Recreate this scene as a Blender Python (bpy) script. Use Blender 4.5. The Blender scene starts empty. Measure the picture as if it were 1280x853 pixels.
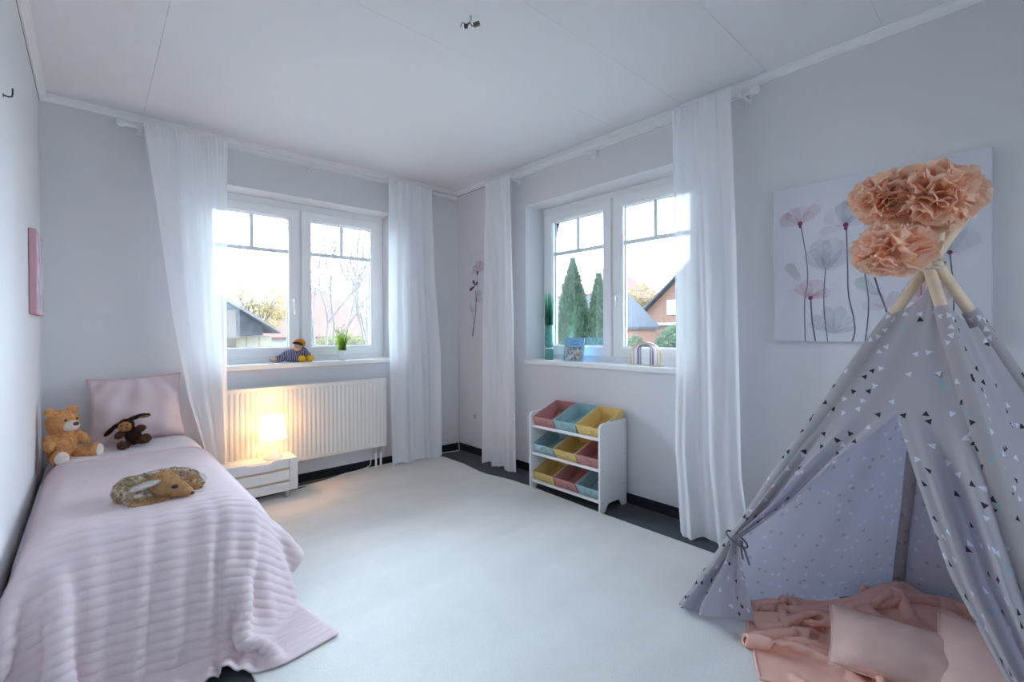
import bpy, bmesh, math, random
import numpy as np
from mathutils import Vector, Matrix, noise as mnoise

R = random.Random(7)
sc = bpy.context.scene
COL = sc.collection
PI = math.pi

# ------------------------------------------------------------------ camera
XL, XR, YB, YF, CEIL = -0.21, 2.625, 3.678, -1.30, 2.47
yaw, pit, rol = 0.7342, -0.0053, -0.0045
s_, c_ = math.sin(yaw), math.cos(yaw)
Fv = Vector((s_ * math.cos(pit), c_ * math.cos(pit), math.sin(pit)))
Rv = Vector((c_, -s_, 0))
Uv = Rv.cross(Fv)
R2 = Rv * math.cos(rol) + Uv * math.sin(rol)
U2 = -Rv * math.sin(rol) + Uv * math.cos(rol)
cam_d = bpy.data.cameras.new('camera')
cam = bpy.data.objects.new('camera', cam_d)
COL.objects.link(cam)
M3 = Matrix((R2, U2, -Fv)).transposed()
cam.matrix_world = Matrix.Translation((0, 0, 1.1426)) @ M3.to_4x4()
cam_d.sensor_width = 36
cam_d.lens = 581.77 / 1280 * 36
cam_d.shift_y = -(426.5 - 415.86) / 1280
cam_d.clip_start = 0.02
cam_d.clip_end = 300
sc.camera = cam

# ------------------------------------------------------------------ world, exposure
SKY_BRIGHT, SKY_DIM = 8.5, 2.0
EXPOSURE = 2.0
LAMP_W = 1.2
wd = bpy.data.worlds.new('world')
sc.world = wd
wd.use_nodes = True
wn = wd.node_tree
wn.nodes.clear()
wo = wn.nodes.new('ShaderNodeOutputWorld')
bg = wn.nodes.new('ShaderNodeBackground')
bg.inputs[0].default_value = (0.68, 0.83, 1.0, 1)
# hazy sky, brightest around the low sun beyond the two windows
tcw = wn.nodes.new('ShaderNodeTexCoord')
dotw = wn.nodes.new('ShaderNodeVectorMath'); dotw.operation = 'DOT_PRODUCT'
dotw.inputs[1].default_value = Vector((0.56, 0.77, 0.20)).normalized()
mrw = wn.nodes.new('ShaderNodeMapRange'); mrw.interpolation_type = 'SMOOTHSTEP'
mrw.inputs['From Min'].default_value = -0.05
mrw.inputs['From Max'].default_value = 0.80
mrw.inputs['To Min'].default_value = SKY_DIM
mrw.inputs['To Max'].default_value = SKY_BRIGHT
wn.links.new(tcw.outputs['Generated'], dotw.inputs[0])
wn.links.new(dotw.outputs['Value'], mrw.inputs['Value'])
wn.links.new(mrw.outputs[0], bg.inputs[1])
wn.links.new(bg.outputs[0], wo.inputs[0])
sc.view_settings.view_transform = 'Standard'
sc.view_settings.look = 'None'
sc.view_settings.gamma = 1
sc.view_settings.use_curve_mapping = False
sc.view_settings.exposure = EXPOSURE
cy = sc.cycles
cy.use_denoising = True
try:
    cy.denoiser = 'OPENIMAGEDENOISE'
except Exception:
    pass
cy.max_bounces = 14
cy.diffuse_bounces = 10
cy.transmission_bounces = 10
cy.transparent_max_bounces = 24
cy.sample_clamp_indirect = 8


def portal(name, loc, rot, sx, sy):
    l = bpy.data.lights.new(name, 'AREA')
    l.shape = 'RECTANGLE'
    l.size, l.size_y = sx, sy
    l.cycles.is_portal = True
    o = bpy.data.objects.new(name, l)
    o.location = loc
    o.rotation_euler = rot
    COL.objects.link(o)


portal('window_daylight_portal', (1.232, YB + 0.36, 1.53), (PI / 2, 0, PI), 1.42, 1.25)
portal('window_daylight_portal', (1.30, YF - 0.26, 1.53), (-PI / 2, 0, PI), 1.5, 1.25)  # portal of the window added behind the camera
portal('window_daylight_portal', (XR + 0.36, 2.028, 1.53), (PI / 2, 0, PI / 2), 1.42, 1.25)


# ------------------------------------------------------------------ materials
def nt(name):
    m = bpy.data.materials.new(name)
    m.use_nodes = True
    t = m.node_tree
    return m, t, t.nodes['Principled BSDF'], t.nodes['Material Output']


def setp(b, color=None, rough=None, spec=None, **kw):
    if color is not None:
        b.inputs['Base Color'].default_value = (*color, 1)
    if rough is not None:
        b.inputs['Roughness'].default_value = rough
    if spec is not None:
        b.inputs['Specular IOR Level'].default_value = spec
    for k, v in kw.items():
        b.inputs[k].default_value = v


def N(t, kind, **kw):
    n = t.nodes.new(kind)
    for k, v in kw.items():
        setattr(n, k, v)
    return n


def coords(t, scale=1.0, which='Object'):
    tc = N(t, 'ShaderNodeTexCoord')
    mp = N(t, 'ShaderNodeMapping')
    if isinstance(scale, (int, float)):
        scale = (scale,) * 3
    mp.inputs['Scale'].default_value = scale
    t.links.new(tc.outputs[which], mp.inputs[0])
    return mp.outputs[0]


def noise_tex(t, vec, scale, detail=4, rough=0.5):
    n = N(t, 'ShaderNodeTexNoise')
    n.inputs['Scale'].default_value = scale
    n.inputs['Detail'].default_value = detail
    n.inputs['Roughness'].default_value = rough
    t.links.new(vec, n.inputs['Vector'])
    return n


def ramp(t, fac, stops):
    r = N(t, 'ShaderNodeValToRGB')
    e = r.color_ramp.elements
    while len(e) < len(stops):
        e.new(0.5)
    for el, (p, c) in zip(e, stops):
        el.position = p
        el.color = (*c, 1)
    t.links.new(fac, r.inputs[0])
    return r.outputs[0]


def bump(t, b, height, strength=0.2, dist=0.01):
    bp = N(t, 'ShaderNodeBump')
    bp.inputs['Strength'].default_value = strength
    bp.inputs['Distance'].default_value = dist
    t.links.new(height, bp.inputs['Height'])
    t.links.new(bp.outputs[0], b.inputs['Normal'])


def mat(name, color, rough=0.6, spec=0.3, var=0.06, vscale=8.0, bscale=None, bstr=0.15, bdist=0.004, **kw):
    """plain principled surface with slight mottling and fine relief"""
    m, t, b, o = nt(name)
    setp(b, color, rough, spec, **kw)
    v = coords(t)
    if var:
        n = noise_tex(t, v, vscale)
        lo = tuple(c * (1 - var) for c in color)
        hi = tuple(min(1, c * (1 + var)) for c in color)
        t.links.new(ramp(t, n.outputs['Fac'], [(0.3, lo), (0.7, hi)]), b.inputs['Base Color'])
    if bscale:
        n2 = noise_tex(t, v, bscale, 3)
        bump(t, b, n2.outputs['Fac'], bstr, bdist)
    return m


def cloth(name, color, trans=0.3, var=0.05, vscale=6, bscale=300, bstr=0.2, clear=0.0, rough=0.9, tcol=None):
    """woven cloth: diffuse + light passing through (+ open weave)"""
    m, t, b, o = nt(name)
    setp(b, color, rough, 0.1)
    v = coords(t)
    n = noise_tex(t, v, vscale)
    lo = tuple(c * (1 - var) for c in color)
    hi = tuple(min(1, c * (1 + var)) for c in color)
    col = ramp(t, n.outputs['Fac'], [(0.3, lo), (0.7, hi)])
    t.links.new(col, b.inputs['Base Color'])
    n2 = noise_tex(t, v, bscale, 2)
    bump(t, b, n2.outputs['Fac'], bstr, 0.002)
    tr = N(t, 'ShaderNodeBsdfTranslucent')
    tr.inputs[0].default_value = (*(tcol or color), 1)
    mx = N(t, 'ShaderNodeMixShader')
    mx.inputs[0].default_value = trans
    t.links.new(b.outputs[0], mx.inputs[1])
    t.links.new(tr.outputs[0], mx.inputs[2])
    out = mx.outputs[0]
    if clear:
        tp = N(t, 'ShaderNodeBsdfTransparent')
        m2 = N(t, 'ShaderNodeMixShader')
        m2.inputs[0].default_value = clear
        t.links.new(out, m2.inputs[1])
        t.links.new(tp.outputs[0], m2.inputs[2])
        out = m2.outputs[0]
    t.links.new(out, o.inputs[0])
    return m


def glass_mat():
    m, t, b, o = nt('window_glass')
    t.nodes.remove(b)
    tp = N(t, 'ShaderNodeBsdfTransparent')
    tp.inputs[0].default_value = (0.95, 0.97, 0.97, 1)
    g = N(t, 'ShaderNodeBsdfGlossy')
    g.inputs['Roughness'].default_value = 0.01
    fr = N(t, 'ShaderNodeFresnel')
    fr.inputs[0].default_value = 1.45
    mx = N(t, 'ShaderNodeMixShader')
    t.links.new(fr.outputs[0], mx.inputs[0])
    t.links.new(tp.outputs[0], mx.inputs[1])
    t.links.new(g.outputs[0], mx.inputs[2])
    t.links.new(mx.outputs[0], o.inputs[0])
    return m


def wall_mat(name, color):
    m, t, b, o = nt(name)
    setp(b, color, 0.85, 0.15)
    v = coords(t)
    n = noise_tex(t, v, 1.3, 3)
    t.links.new(ramp(t, n.outputs['Fac'], [(0.3, tuple(c * 0.975 for c in color)), (0.7, color)]), b.inputs['Base Color'])
    n2 = noise_tex(t, v, 110, 4, 0.6)
    bump(t, b, n2.outputs['Fac'], 0.25, 0.003)
    return m


M = {}
M['wall'] = wall_mat('white_woodchip_wallpaper', (0.74, 0.73, 0.745))
M['trim'] = mat('white_trim_paint', (0.86, 0.86, 0.86), 0.45, 0.4, 0.015)
M['frame'] = mat('white_window_plastic', (0.92, 0.925, 0.93), 0.28, 0.5, 0.01)
M['muntin'] = mat('grey_glazing_bar', (0.84, 0.88, 0.92), 0.4, 0.4, 0.02)
M['gasket'] = mat('grey_window_seal', (0.30, 0.33, 0.36), 0.6)
M['glass'] = glass_mat()
M['radiator'] = mat('cream_radiator_enamel', (0.84, 0.82, 0.78), 0.35, 0.45, 0.01)
M['metal'] = mat('brushed_steel', (0.55, 0.55, 0.56), 0.35, 0.5, 0.05, Metallic=1.0)
M['dark_metal'] = mat('dark_metal', (0.06, 0.06, 0.065), 0.4, 0.5, 0.05)
M['white_paint'] = mat('white_lacquered_wood', (0.84, 0.84, 0.85), 0.4, 0.4, 0.015)
M['white_plastic'] = mat('white_plastic', (0.8, 0.8, 0.8), 0.35, 0.4, 0.01)
M['skirting'] = mat('charcoal_carpet_skirting', (0.022, 0.024, 0.028), 0.9, 0.1, 0.3, 60, 200)
M['curtain'] = cloth('white_sheer_voile', (0.92, 0.92, 0.94), 0.33, 0.01, 5, 500, 0.03, 0.025)
M['bed_white'] = cloth('white_bed_sheet', (0.82, 0.8, 0.83), 0.1, 0.02, 6, 400, 0.15)
M['throw'] = cloth('pale_pink_ribbed_plush', (0.77, 0.63, 0.65), 0.08, 0.03, 10, 250, 0.35)
M['throw_edge'] = cloth('pink_throw_hem', (0.72, 0.50, 0.53), 0.08, 0.04, 10, 300, 0.3)
M['pillow'] = cloth('dusty_pink_cotton', (0.74, 0.60, 0.60), 0.06, 0.03, 7, 350, 0.2)
M['peach'] = cloth('peach_fleece', (0.90, 0.54, 0.44), 0.12, 0.05, 8, 260, 0.3)
M['wood'] = mat('pale_pine', (0.74, 0.58, 0.42), 0.55, 0.3, 0.1, 12, 60, 0.1)
M['cable'] = mat('white_cable', (0.72, 0.71, 0.69), 0.5, 0.3, 0.02)
M['black'] = mat('black_plastic', (0.02, 0.02, 0.022), 0.3, 0.5, 0.1)
M['nose'] = mat('brown_toy_nose', (0.10, 0.04, 0.03), 0.3, 0.5, 0.1)


def quilt_mat():
    m = cloth('blush_quilted_cotton', (0.81, 0.56, 0.49), 0.06, 0.04, 12, 300, 0.2)
    t = m.node_tree
    b = t.nodes['Principled BSDF']
    v = coords(t, 1.0)
    vo = N(t, 'ShaderNodeTexVoronoi', feature='SMOOTH_F1')
    vo.inputs['Scale'].default_value = 150
    t.links.new(v, vo.inputs['Vector'])
    bump(t, b, vo.outputs['Distance'], 0.5, 0.002)
    return m


M['quilt'] = quilt_mat()


def carpet_mat(name, color, pile=500, stripes=False):
    m, t, b, o = nt(name)
    setp(b, color, 0.95, 0.05)
    v = coords(t)
    n1 = noise_tex(t, v, 2.2, 5, 0.6)
    n2 = noise_tex(t, v, pile, 2)
    base = ramp(t, n1.outputs['Fac'], [(0.35, tuple(c * 0.95 for c in color)), (0.65, tuple(min(1, c * 1.03) for c in color))])
    sp = ramp(t, n2.outputs['Fac'], [(0.3, (0.72,) * 3), (0.65, (1, 1, 1))])
    mx = N(t, 'ShaderNodeMixRGB', blend_type='MULTIPLY')
    mx.inputs[0].default_value = 0.6
    t.links.new(base, mx.inputs[1])
    t.links.new(sp, mx.inputs[2])
    out = mx.outputs[0]
    if stripes:  # vacuum-cleaner marks in the pile
        v2 = coords(t, (0.35, 3.0, 1.0))
        n3 = noise_tex(t, v2, 1.6, 2)
        st = ramp(t, n3.outputs['Fac'], [(0.4, (0.955,) * 3), (0.6, (1, 1, 1))])
        m2 = N(t, 'ShaderNodeMixRGB', blend_type='MULTIPLY')
        m2.inputs[0].default_value = 1
        t.links.new(out, m2.inputs[1])
        t.links.new(st, m2.inputs[2])
        out = m2.outputs[0]
    t.links.new(out, b.inputs['Base Color'])
    bump(t, b, n2.outputs['Fac'], 0.5, 0.004)
    return m


M['floor'] = carpet_mat('anthracite_needle_felt', (0.105, 0.112, 0.12), 260)
M['rug'] = carpet_mat('cream_short_pile', (0.80, 0.785, 0.76), 320, True)


def ceiling_mat():
    m, t, b, o = nt('white_ceiling_panels')
    setp(b, (0.83, 0.83, 0.85), 0.8, 0.15)
    v = coords(t)
    n2 = noise_tex(t, v, 140, 3)
    bump(t, b, n2.outputs['Fac'], 0.15, 0.002)
    return m


M['ceiling'] = ceiling_mat()


def tent_mat():
    """grey cotton printed with small scattered triangles (white, charcoal, mint), in metres of the UV map"""
    m, t, b, o = nt('grey_triangle_print_cotton')
    L = t.links.new
    uv = N(t, 'ShaderNodeUVMap', uv_map='cloth')
    geo = N(t, 'ShaderNodeNewGeometry')
    base = (0.56, 0.505, 0.49)
    setp(b, base, 0.9, 0.1)

    def math_(op, a, bb=None, c=None):
        n = N(t, 'ShaderNodeMath', operation=op)
        for i, x in enumerate((a, bb, c)):
            if x is None:
                continue
            if isinstance(x, (int, float)):
                n.inputs[i].default_value = x
            else:
                L(x, n.inputs[i])
        return n.outputs[0]

    col_in = None
    prev = N(t, 'ShaderNodeRGB')
    prev.outputs[0].default_value = (*base, 1)
    prev = prev.outputs[0]
    for layer, (cell, size, offs) in enumerate(((0.060, 0.0096, (0, 0, 0)), (0.066, 0.0098, (0.37, 0.71, 0)))):
        mp = N(t, 'ShaderNodeMapping')
        mp.inputs['Location'].default_value = offs
        L(uv.outputs[0], mp.inputs[0])
        vo = N(t, 'ShaderNodeTexVoronoi', voronoi_dimensions='2D', feature='F1')
        vo.inputs['Scale'].default_value = 1 / cell
        vo.inputs['Randomness'].default_value = 0.85
        L(mp.outputs[0], vo.inputs['Vector'])
        # Position output is in the texture's own space
        dv = N(t, 'ShaderNodeVectorMath', operation='SUBTRACT')
        L(mp.outputs[0], dv.inputs[0])
        L(vo.outputs['Position'], dv.inputs[1])
        sx = N(t, 'ShaderNodeSeparateColor')
        L(vo.outputs['Color'], sx.inputs[0])
        ang = math_('MULTIPLY', math_('ROUND', math_('MULTIPLY', sx.outputs[0], 3.0)), PI / 3 + 0.3)
        vr = N(t, 'ShaderNodeVectorRotate', rotation_type='Z_AXIS')
        L(dv.outputs[0], vr.inputs['Vector'])
        L(ang, vr.inputs['Angle'])
        sp = N(t, 'ShaderNodeSeparateXYZ')
        L(vr.outputs[0], sp.inputs[0])
        x, y = sp.outputs[0], sp.outputs[1]
        e1 = math_('MULTIPLY', y, -1)
        e2 = math_('ADD', math_('MULTIPLY', x, 0.866), math_('MULTIPLY', y, 0.5))
        e3 = math_('ADD', math_('MULTIPLY', x, -0.866), math_('MULTIPLY', y, 0.5))
        d = math_('MAXIMUM', math_('MAXIMUM', e1, e2), e3)
        inside = math_('LESS_THAN', d, size * 0.56)
        keep = math_('LESS_THAN', sx.outputs[2], 0.68)
        mask = math_('MULTIPLY', inside, keep)
        # printed on the outside only: the reverse shows it faintly
        mask = math_('MULTIPLY', mask, math_('SUBTRACT', 1.0, math_('MULTIPLY', geo.outputs['Backfacing'], 0.68)))
        cr = N(t, 'ShaderNodeValToRGB')
        cr.color_ramp.interpolation = 'CONSTANT'
        e = cr.color_ramp.elements
        e[0].position, e[0].color = 0.0, (0.055, 0.05, 0.06, 1)
        e[1].position, e[1].color = 0.42, (0.85, 0.85, 0.86, 1)
        e3_ = e.new(0.86)
        e3_.color = (0.36, 0.58, 0.56, 1)
        L(sx.outputs[1], cr.inputs[0])
        mx = N(t, 'ShaderNodeMixRGB')
        L(mask, mx.inputs[0])
        L(prev, mx.inputs[1])
        L(cr.outputs[0], mx.inputs[2])
        prev = mx.outputs[0]
    L(prev, b.inputs['Base Color'])
    n2 = noise_tex(t, coords(t), 500, 2)
    bump(t, b, n2.outputs['Fac'], 0.12, 0.001)
    tr = N(t, 'ShaderNodeBsdfTranslucent')
    tint = N(t, 'ShaderNodeMixRGB', blend_type='MULTIPLY')
    tint.inputs[0].default_value = 1
    tint.inputs[2].default_value = (1.02, 1.18, 1.62, 1)
    L(prev, tint.inputs[1])
    L(tint.outputs[0], tr.inputs[0])
    mxs = N(t, 'ShaderNodeMixShader')
    mxs.inputs[0].default_value = 0.40
    L(b.outputs[0], mxs.inputs[1])
    L(tr.outputs[0], mxs.inputs[2])
    L(mxs.outputs[0], o.inputs[0])
    return m


M['tent'] = tent_mat()


# ------------------------------------------------------------------ mesh helpers
class MB:
    def __init__(self):
        self.v, self.f, self.m = [], [], []

    def add(self, verts, faces, mi=0):
        k = len(self.v)
        self.v += [tuple(p) for p in verts]
        self.f += [tuple(i + k for i in f) for f in faces]
        self.m += [mi] * len(faces)
        return self

    def box(self, a, b, mi=0, xf=None):
        x0, x1 = sorted((a[0], b[0])); y0, y1 = sorted((a[1], b[1])); z0, z1 = sorted((a[2], b[2]))
        vs = [Vector(p) for p in ((x0, y0, z0), (x1, y0, z0), (x1, y1, z0), (x0, y1, z0), (x0, y0, z1), (x1, y0, z1), (x1, y1, z1), (x0, y1, z1))]
        if xf:
            vs = [xf(p) for p in vs]
        return self.add(vs, [(3, 2, 1, 0), (4, 5, 6, 7), (0, 1, 5, 4), (1, 2, 6, 5), (2, 3, 7, 6), (3, 0, 4, 7)], mi)

    def grid(self, P, mi=0, wrap_u=False, wrap_v=False, flip=False):
        """P: nested list/array [nu][nv] of points"""
        nu, nv = len(P), len(P[0])
        vs = [tuple(map(float, P[i][j])) for i in range(nu) for j in range(nv)]
        fs = []
        for i in range(nu if wrap_u else nu - 1):
            for j in range(nv if wrap_v else nv - 1):
                a = i * nv + j; b = ((i + 1) % nu) * nv + j
                c = ((i + 1) % nu) * nv + (j + 1) % nv; d = i * nv + (j + 1) % nv
                fs.append((d, c, b, a) if flip else (a, b, c, d))
        return self.add(vs, fs, mi)

    def lathe(self, prof, n=32, c=(0, 0, 0), mi=0, cap=True):
        P = [[(c[0] + r * math.cos(2 * PI * k / n), c[1] + r * math.sin(2 * PI * k / n), c[2] + z) for k in range(n)] for r, z in prof]
        k0 = len(self.v)
        self.grid(P, mi, wrap_v=True, flip=True)
        if cap:
            if prof[0][0] > 1e-5:
                self.f.append(tuple(k0 + k for k in reversed(range(n)))); self.m.append(mi)
            if prof[-1][0] > 1e-5:
                o = k0 + (len(prof) - 1) * n
                self.f.append(tuple(o + k for k in range(n))); self.m.append(mi)
        return self

    def tube(self, pts, r, n=10, mi=0, cap=True):
        pts = [Vector(p) for p in pts]
        rs = r if isinstance(r, (list, tuple)) else [r] * len(pts)
        up = None
        rings = []
        for i, p in enumerate(pts):
            t = (pts[min(i + 1, len(pts) - 1)] - pts[max(i - 1, 0)]).normalized()
            if up is None:
                up = t.orthogonal().normalized()
            up = (up - t * up.dot(t))
            up = up.normalized() if up.length > 1e-6 else t.orthogonal().normalized()
            w = t.cross(up)
            rings.append([p + (up * math.cos(2 * PI * k / n) + w * math.sin(2 * PI * k / n)) * rs[i] for k in range(n)])
        k0 = len(self.v)
        self.grid(rings, mi, wrap_v=True)
        if cap:
            self.f.append(tuple(k0 + k for k in reversed(range(n)))); self.m.append(mi)
            o = k0 + (len(pts) - 1) * n
            self.f.append(tuple(o + k for k in range(n))); self.m.append(mi)
        return self

    def ellipsoid(self, c, r, rot=None, mi=0, nu=20, nv=14):
        if isinstance(r, (int, float)):
            r = (r, r, r)
        c = Vector(c)
        P = []
        for i in range(nv + 1):
            a = PI * i / nv
            row = []
            for k in range(nu):
                b = 2 * PI * k / nu
                p = Vector((r[0] * math.sin(a) * math.cos(b), r[1] * math.sin(a) * math.sin(b), r[2] * math.cos(a)))
                if rot:
                    p = rot @ p
                row.append(c + p)
            P.append(row)
        return self.grid(P, mi, wrap_v=True)

    def prism(self, poly, h0, h1, xf, mi=0):
        """poly: 2-D outline, extruded between h0 and h1; xf(a, b, h) -> point"""
        n = len(poly)
        vs = [xf(a, b, h0) for a, b in poly] + [xf(a, b, h1) for a, b in poly]
        fs = [tuple(reversed(range(n))), tuple(range(n, 2 * n))] + [(i, (i + 1) % n, n + (i + 1) % n, n + i) for i in range(n)]
        return self.add(vs, fs, mi)

    def build(self, name, mats, parent=None, smooth=False, bevel=0, seg=2, sub=0, loc=None, recalc=True):
        me = bpy.data.meshes.new(name)
        me.from_pydata(self.v, [], self.f)
        if not isinstance(mats, (list, tuple)):
            mats = [mats]
        for m in mats:
            me.materials.append(m)
        me.polygons.foreach_set('material_index', self.m)
        if recalc:
            bm = bmesh.new(); bm.from_mesh(me)
            bmesh.ops.recalc_face_normals(bm, faces=bm.faces)
            bm.to_mesh(me); bm.free()
        me.polygons.foreach_set('use_smooth', [bool(smooth)] * len(me.polygons))
        me.update()
        o = bpy.data.objects.new(name, me)
        COL.objects.link(o)
        if loc is not None:
            o.location = loc
        if parent:
            o.parent = parent
        if bevel:
            md = o.modifiers.new('bevel', 'BEVEL')
            md.width = bevel; md.segments = seg; md.limit_method = 'ANGLE'; md.angle_limit = math.radians(40)
            md.harden_normals = False
        if sub:
            md = o.modifiers.new('sub', 'SUBSURF'); md.levels = sub; md.render_levels = sub
        return o


def tag(o, label, cat=None, group=None, kind=None):
    if label: o['label'] = label
    if cat: o['category'] = cat
    if group: o['group'] = group
    if kind: o['kind'] = kind
    return o


def empty(name, loc, label, cat, rz=0, group=None):
    o = bpy.data.objects.new(name, None)
    o.empty_display_size = 0.05
    COL.objects.link(o)
    o.location = loc
    o.rotation_euler = (0, 0, rz)
    return tag(o, label, cat, group)


def struct(o):
    o['kind'] = 'structure'
    return o


def local(o, root):
    """geometry was written in world coordinates: keep it there under a root that only has a location (and z-turn)"""
    bpy.context.view_layer.update()
    o.parent = root
    o.matrix_parent_inverse = root.matrix_basis.inverted()
    return o


def part(mb, name, mats, root, **kw):
    o = mb.build(name, mats, None, **kw)
    o.parent = root
    # roots at top level have no parent: matrix_basis is their world matrix
    chain = root.matrix_basis.copy()
    p = root.parent
    inv = root.matrix_basis.inverted()
    if p is not None:
        # world matrix of root
        W = p.matrix_basis @ root.matrix_parent_inverse @ root.matrix_basis
        inv = W.inverted()
    o.matrix_parent_inverse = inv
    return o


def lerp(a, b, t):
    return a + (b - a) * t


def smooth01(x):
    x = max(0.0, min(1.0, x))
    return x * x * (3 - 2 * x)


def interp(x, xs, ys):
    return float(np.interp(x, xs, ys))


# ------------------------------------------------------------------ cloth settling (position based)
def settle(P, du, dv, collide, steps=60, iters=12, bend=0.3, g=9.8, dt=1 / 60, damp=0.985):
    P = P.astype(float).copy()
    V = np.zeros_like(P)
    nu, nv = P.shape[:2]
    cons = []

    def sl(a, b, rest, k):
        cons.append((a, b, rest, k))

    S = slice
    for q in (0, 1):
        n = (nu - 1 - q + 1) // 2
        sl((S(q, q + 2 * n, 2), S(None)), (S(q + 1, q + 1 + 2 * n, 2), S(None)), du, 1.0)
        n = (nv - 1 - q + 1) // 2
        sl((S(None), S(q, q + 2 * n, 2)), (S(None), S(q + 1, q + 1 + 2 * n, 2)), dv, 1.0)
    dg = math.hypot(du, dv)
    for q in (0, 1):
        n = (nu - 1 - q + 1) // 2
        sl((S(q, q + 2 * n, 2), S(0, nv - 1)), (S(q + 1, q + 1 + 2 * n, 2), S(1, nv)), dg, 0.5)
        sl((S(q, q + 2 * n, 2), S(1, nv)), (S(q + 1, q + 1 + 2 * n, 2), S(0, nv - 1)), dg, 0.5)
    for q in range(4):
        ia = np.arange(q, nu - 2, 4)
        if len(ia): sl((ia, S(None)), (ia + 2, S(None)), 2 * du, bend)
        ja = np.arange(q, nv - 2, 4)
        if len(ja): sl((S(None), ja), (S(None), ja + 2), 2 * dv, bend)
    for st in range(steps):
        V[..., 2] -= g * dt
        V *= damp
        Q = P + V * dt
        for it in range(iters):
            for a, b, rest, k in cons:
                A, B = Q[a], Q[b]
                d = B - A
                l = np.sqrt((d * d).sum(-1, keepdims=True)) + 1e-9
                c = d * (0.5 * k * (l - rest) / l)
                Q[a] = A + c
                Q[b] = B - c
            Q = collide(Q, P)
        V = (Q - P) / dt
        P = Q
    return P


def upsample(P, fu, fv):
    def up(A, f):
        n = A.shape[0]
        x = np.linspace(0, n - 1, (n - 1) * f + 1)
        i = np.clip(x.astype(int), 0, n - 2)
        t = (x - i)[:, None, None]
        p0 = A[np.clip(i - 1, 0, n - 1)]; p1 = A[i]; p2 = A[i + 1]; p3 = A[np.clip(i + 2, 0, n - 1)]
        return 0.5 * ((2 * p1) + (-p0 + p2) * t + (2 * p0 - 5 * p1 + 4 * p2 - p3) * t ** 2 + (-p0 + 3 * p1 - 3 * p2 + p3) * t ** 3)
    B = up(P, fu)
    return up(B.transpose(1, 0, 2), fv).transpose(1, 0, 2)


def grid_normals(P):
    a = np.gradient(P, axis=0); b = np.gradient(P, axis=1)
    n = np.cross(a, b)
    return n / (np.linalg.norm(n, axis=-1, keepdims=True) + 1e-9)


# ------------------------------------------------------------------ the room shell
def slab(name, a, b, m):
    return struct(MB().box(a, b).build(name, m))


slab('floor', (XL - 0.2, YF - 0.2, -0.10), (XR + 0.3, YB + 0.3, 0), M['floor'])
slab('wall_left', (XL - 0.2, YF - 0.2, 0), (XL, YB + 0.3, CEIL), M['wall'])


def holed(name, W, u0, u1, h0, h1, z0, z1, depth):
    """a wall with one window opening: four solid blocks around the opening, in one mesh with shared edges"""
    us, zs = [u0, h0, h1, u1], [0, z0, z1, CEIL]
    mb = MB()
    for side in (0, 1):
        pass
    vid = {}
    vs, fs = [], []
    for d in (0, depth):
        for i, u in enumerate(us):
            for j, z in enumerate(zs):
                vid[(d > 0, i, j)] = len(vs)
                vs.append(W(u, d, z))
    for d in (False, True):
        for i in range(3):
            for j in range(3):
                if i == 1 and j == 1: continue
                fs.append((vid[(d, i, j)], vid[(d, i + 1, j)], vid[(d, i + 1, j + 1)], vid[(d, i, j + 1)]))
    for (a, b) in (((1, 1), (2, 1)), ((2, 1), (2, 2)), ((2, 2), (1, 2)), ((1, 2), (1, 1))):
        fs.append((vid[(False, *a)], vid[(False, *b)], vid[(True, *b)], vid[(True, *a)]))
    ring = [(i, 0) for i in range(3)] + [(3, j) for j in range(3)] + [(i, 3) for i in (3, 2, 1)] + [(0, j) for j in (3, 2, 1)]
    for k in range(len(ring)):
        a, b = ring[k], ring[(k + 1) % len(ring)]
        fs.append((vid[(False, *a)], vid[(False, *b)], vid[(True, *b)], vid[(True, *a)]))
    mb.add(vs, fs)
    return struct(mb.build(name, M['wall']))


WB = lambda u, d, z: Vector((u, YB + d, z))
WR = lambda u, d, z: Vector((XR + d, u, z))
SILL, HEAD = 0.905, 2.152
BU0, BU1 = 0.522, 1.942
RU0, RU1 = 1.320, 2.736
WF = lambda u, d, z: Vector((u, YF - d, z))
holed('wall_front', WF, XL, XR, 0.55, 2.05, SILL - 0.036, HEAD, 0.20)  # opening made for the added fill window
holed('wall_back', WB, XL, XR, BU0, BU1, SILL - 0.036, HEAD, 0.30)
holed('wall_right', WR, YF - 0.2, YB + 0.3, RU0, RU1, SILL - 0.036, HEAD, 0.30)

# ceiling boards with open joints
cb = MB()
ys = [YF, -0.05, 0.43, 0.90, 1.365, 1.82, 2.28, 2.74, 3.20, YB]
ysub = [YF, 0.427, 0.898, 1.366, 1.82, YB]
for a, b in zip(ysub[:-1], ysub[1:]):
    for x0, x1 in ((XL, 0.243), (0.243, XR)):
        g = 0.0007
        cb.box((x0 + (g if x0 > XL else 0), a + g, CEIL), (x1 - (g if x1 < XR else 0), b - g, CEIL + 0.012))
struct(cb.build('ceiling', M['ceiling']))
slab('ceiling_deck', (XL - 0.2, YF - 0.2, CEIL + 0.009), (XR + 0.3, YB + 0.3, CEIL + 0.15), mat('ceiling_deck_grey', (0.55, 0.55, 0.56), 0.8))


def cornice(name, W, u0, u1):
    prof = [(0, CEIL), (0, CEIL - 0.038), (-0.008, CEIL - 0.038), (-0.013, CEIL - 0.022), (-0.026, CEIL - 0.009), (-0.032, CEIL - 0.006), (-0.032, CEIL)]
    mb = MB().prism(prof, u0, u1, lambda a, b, h: W(h, a, b))
    return struct(mb.build(name, M['trim']))


cornice('trim_1', WB, XL, XR)
cornice('trim_2', WR, YF, YB)
cornice('trim_3', lambda u, d, z: Vector((XL - d, u, z)), YF, YB)


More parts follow.
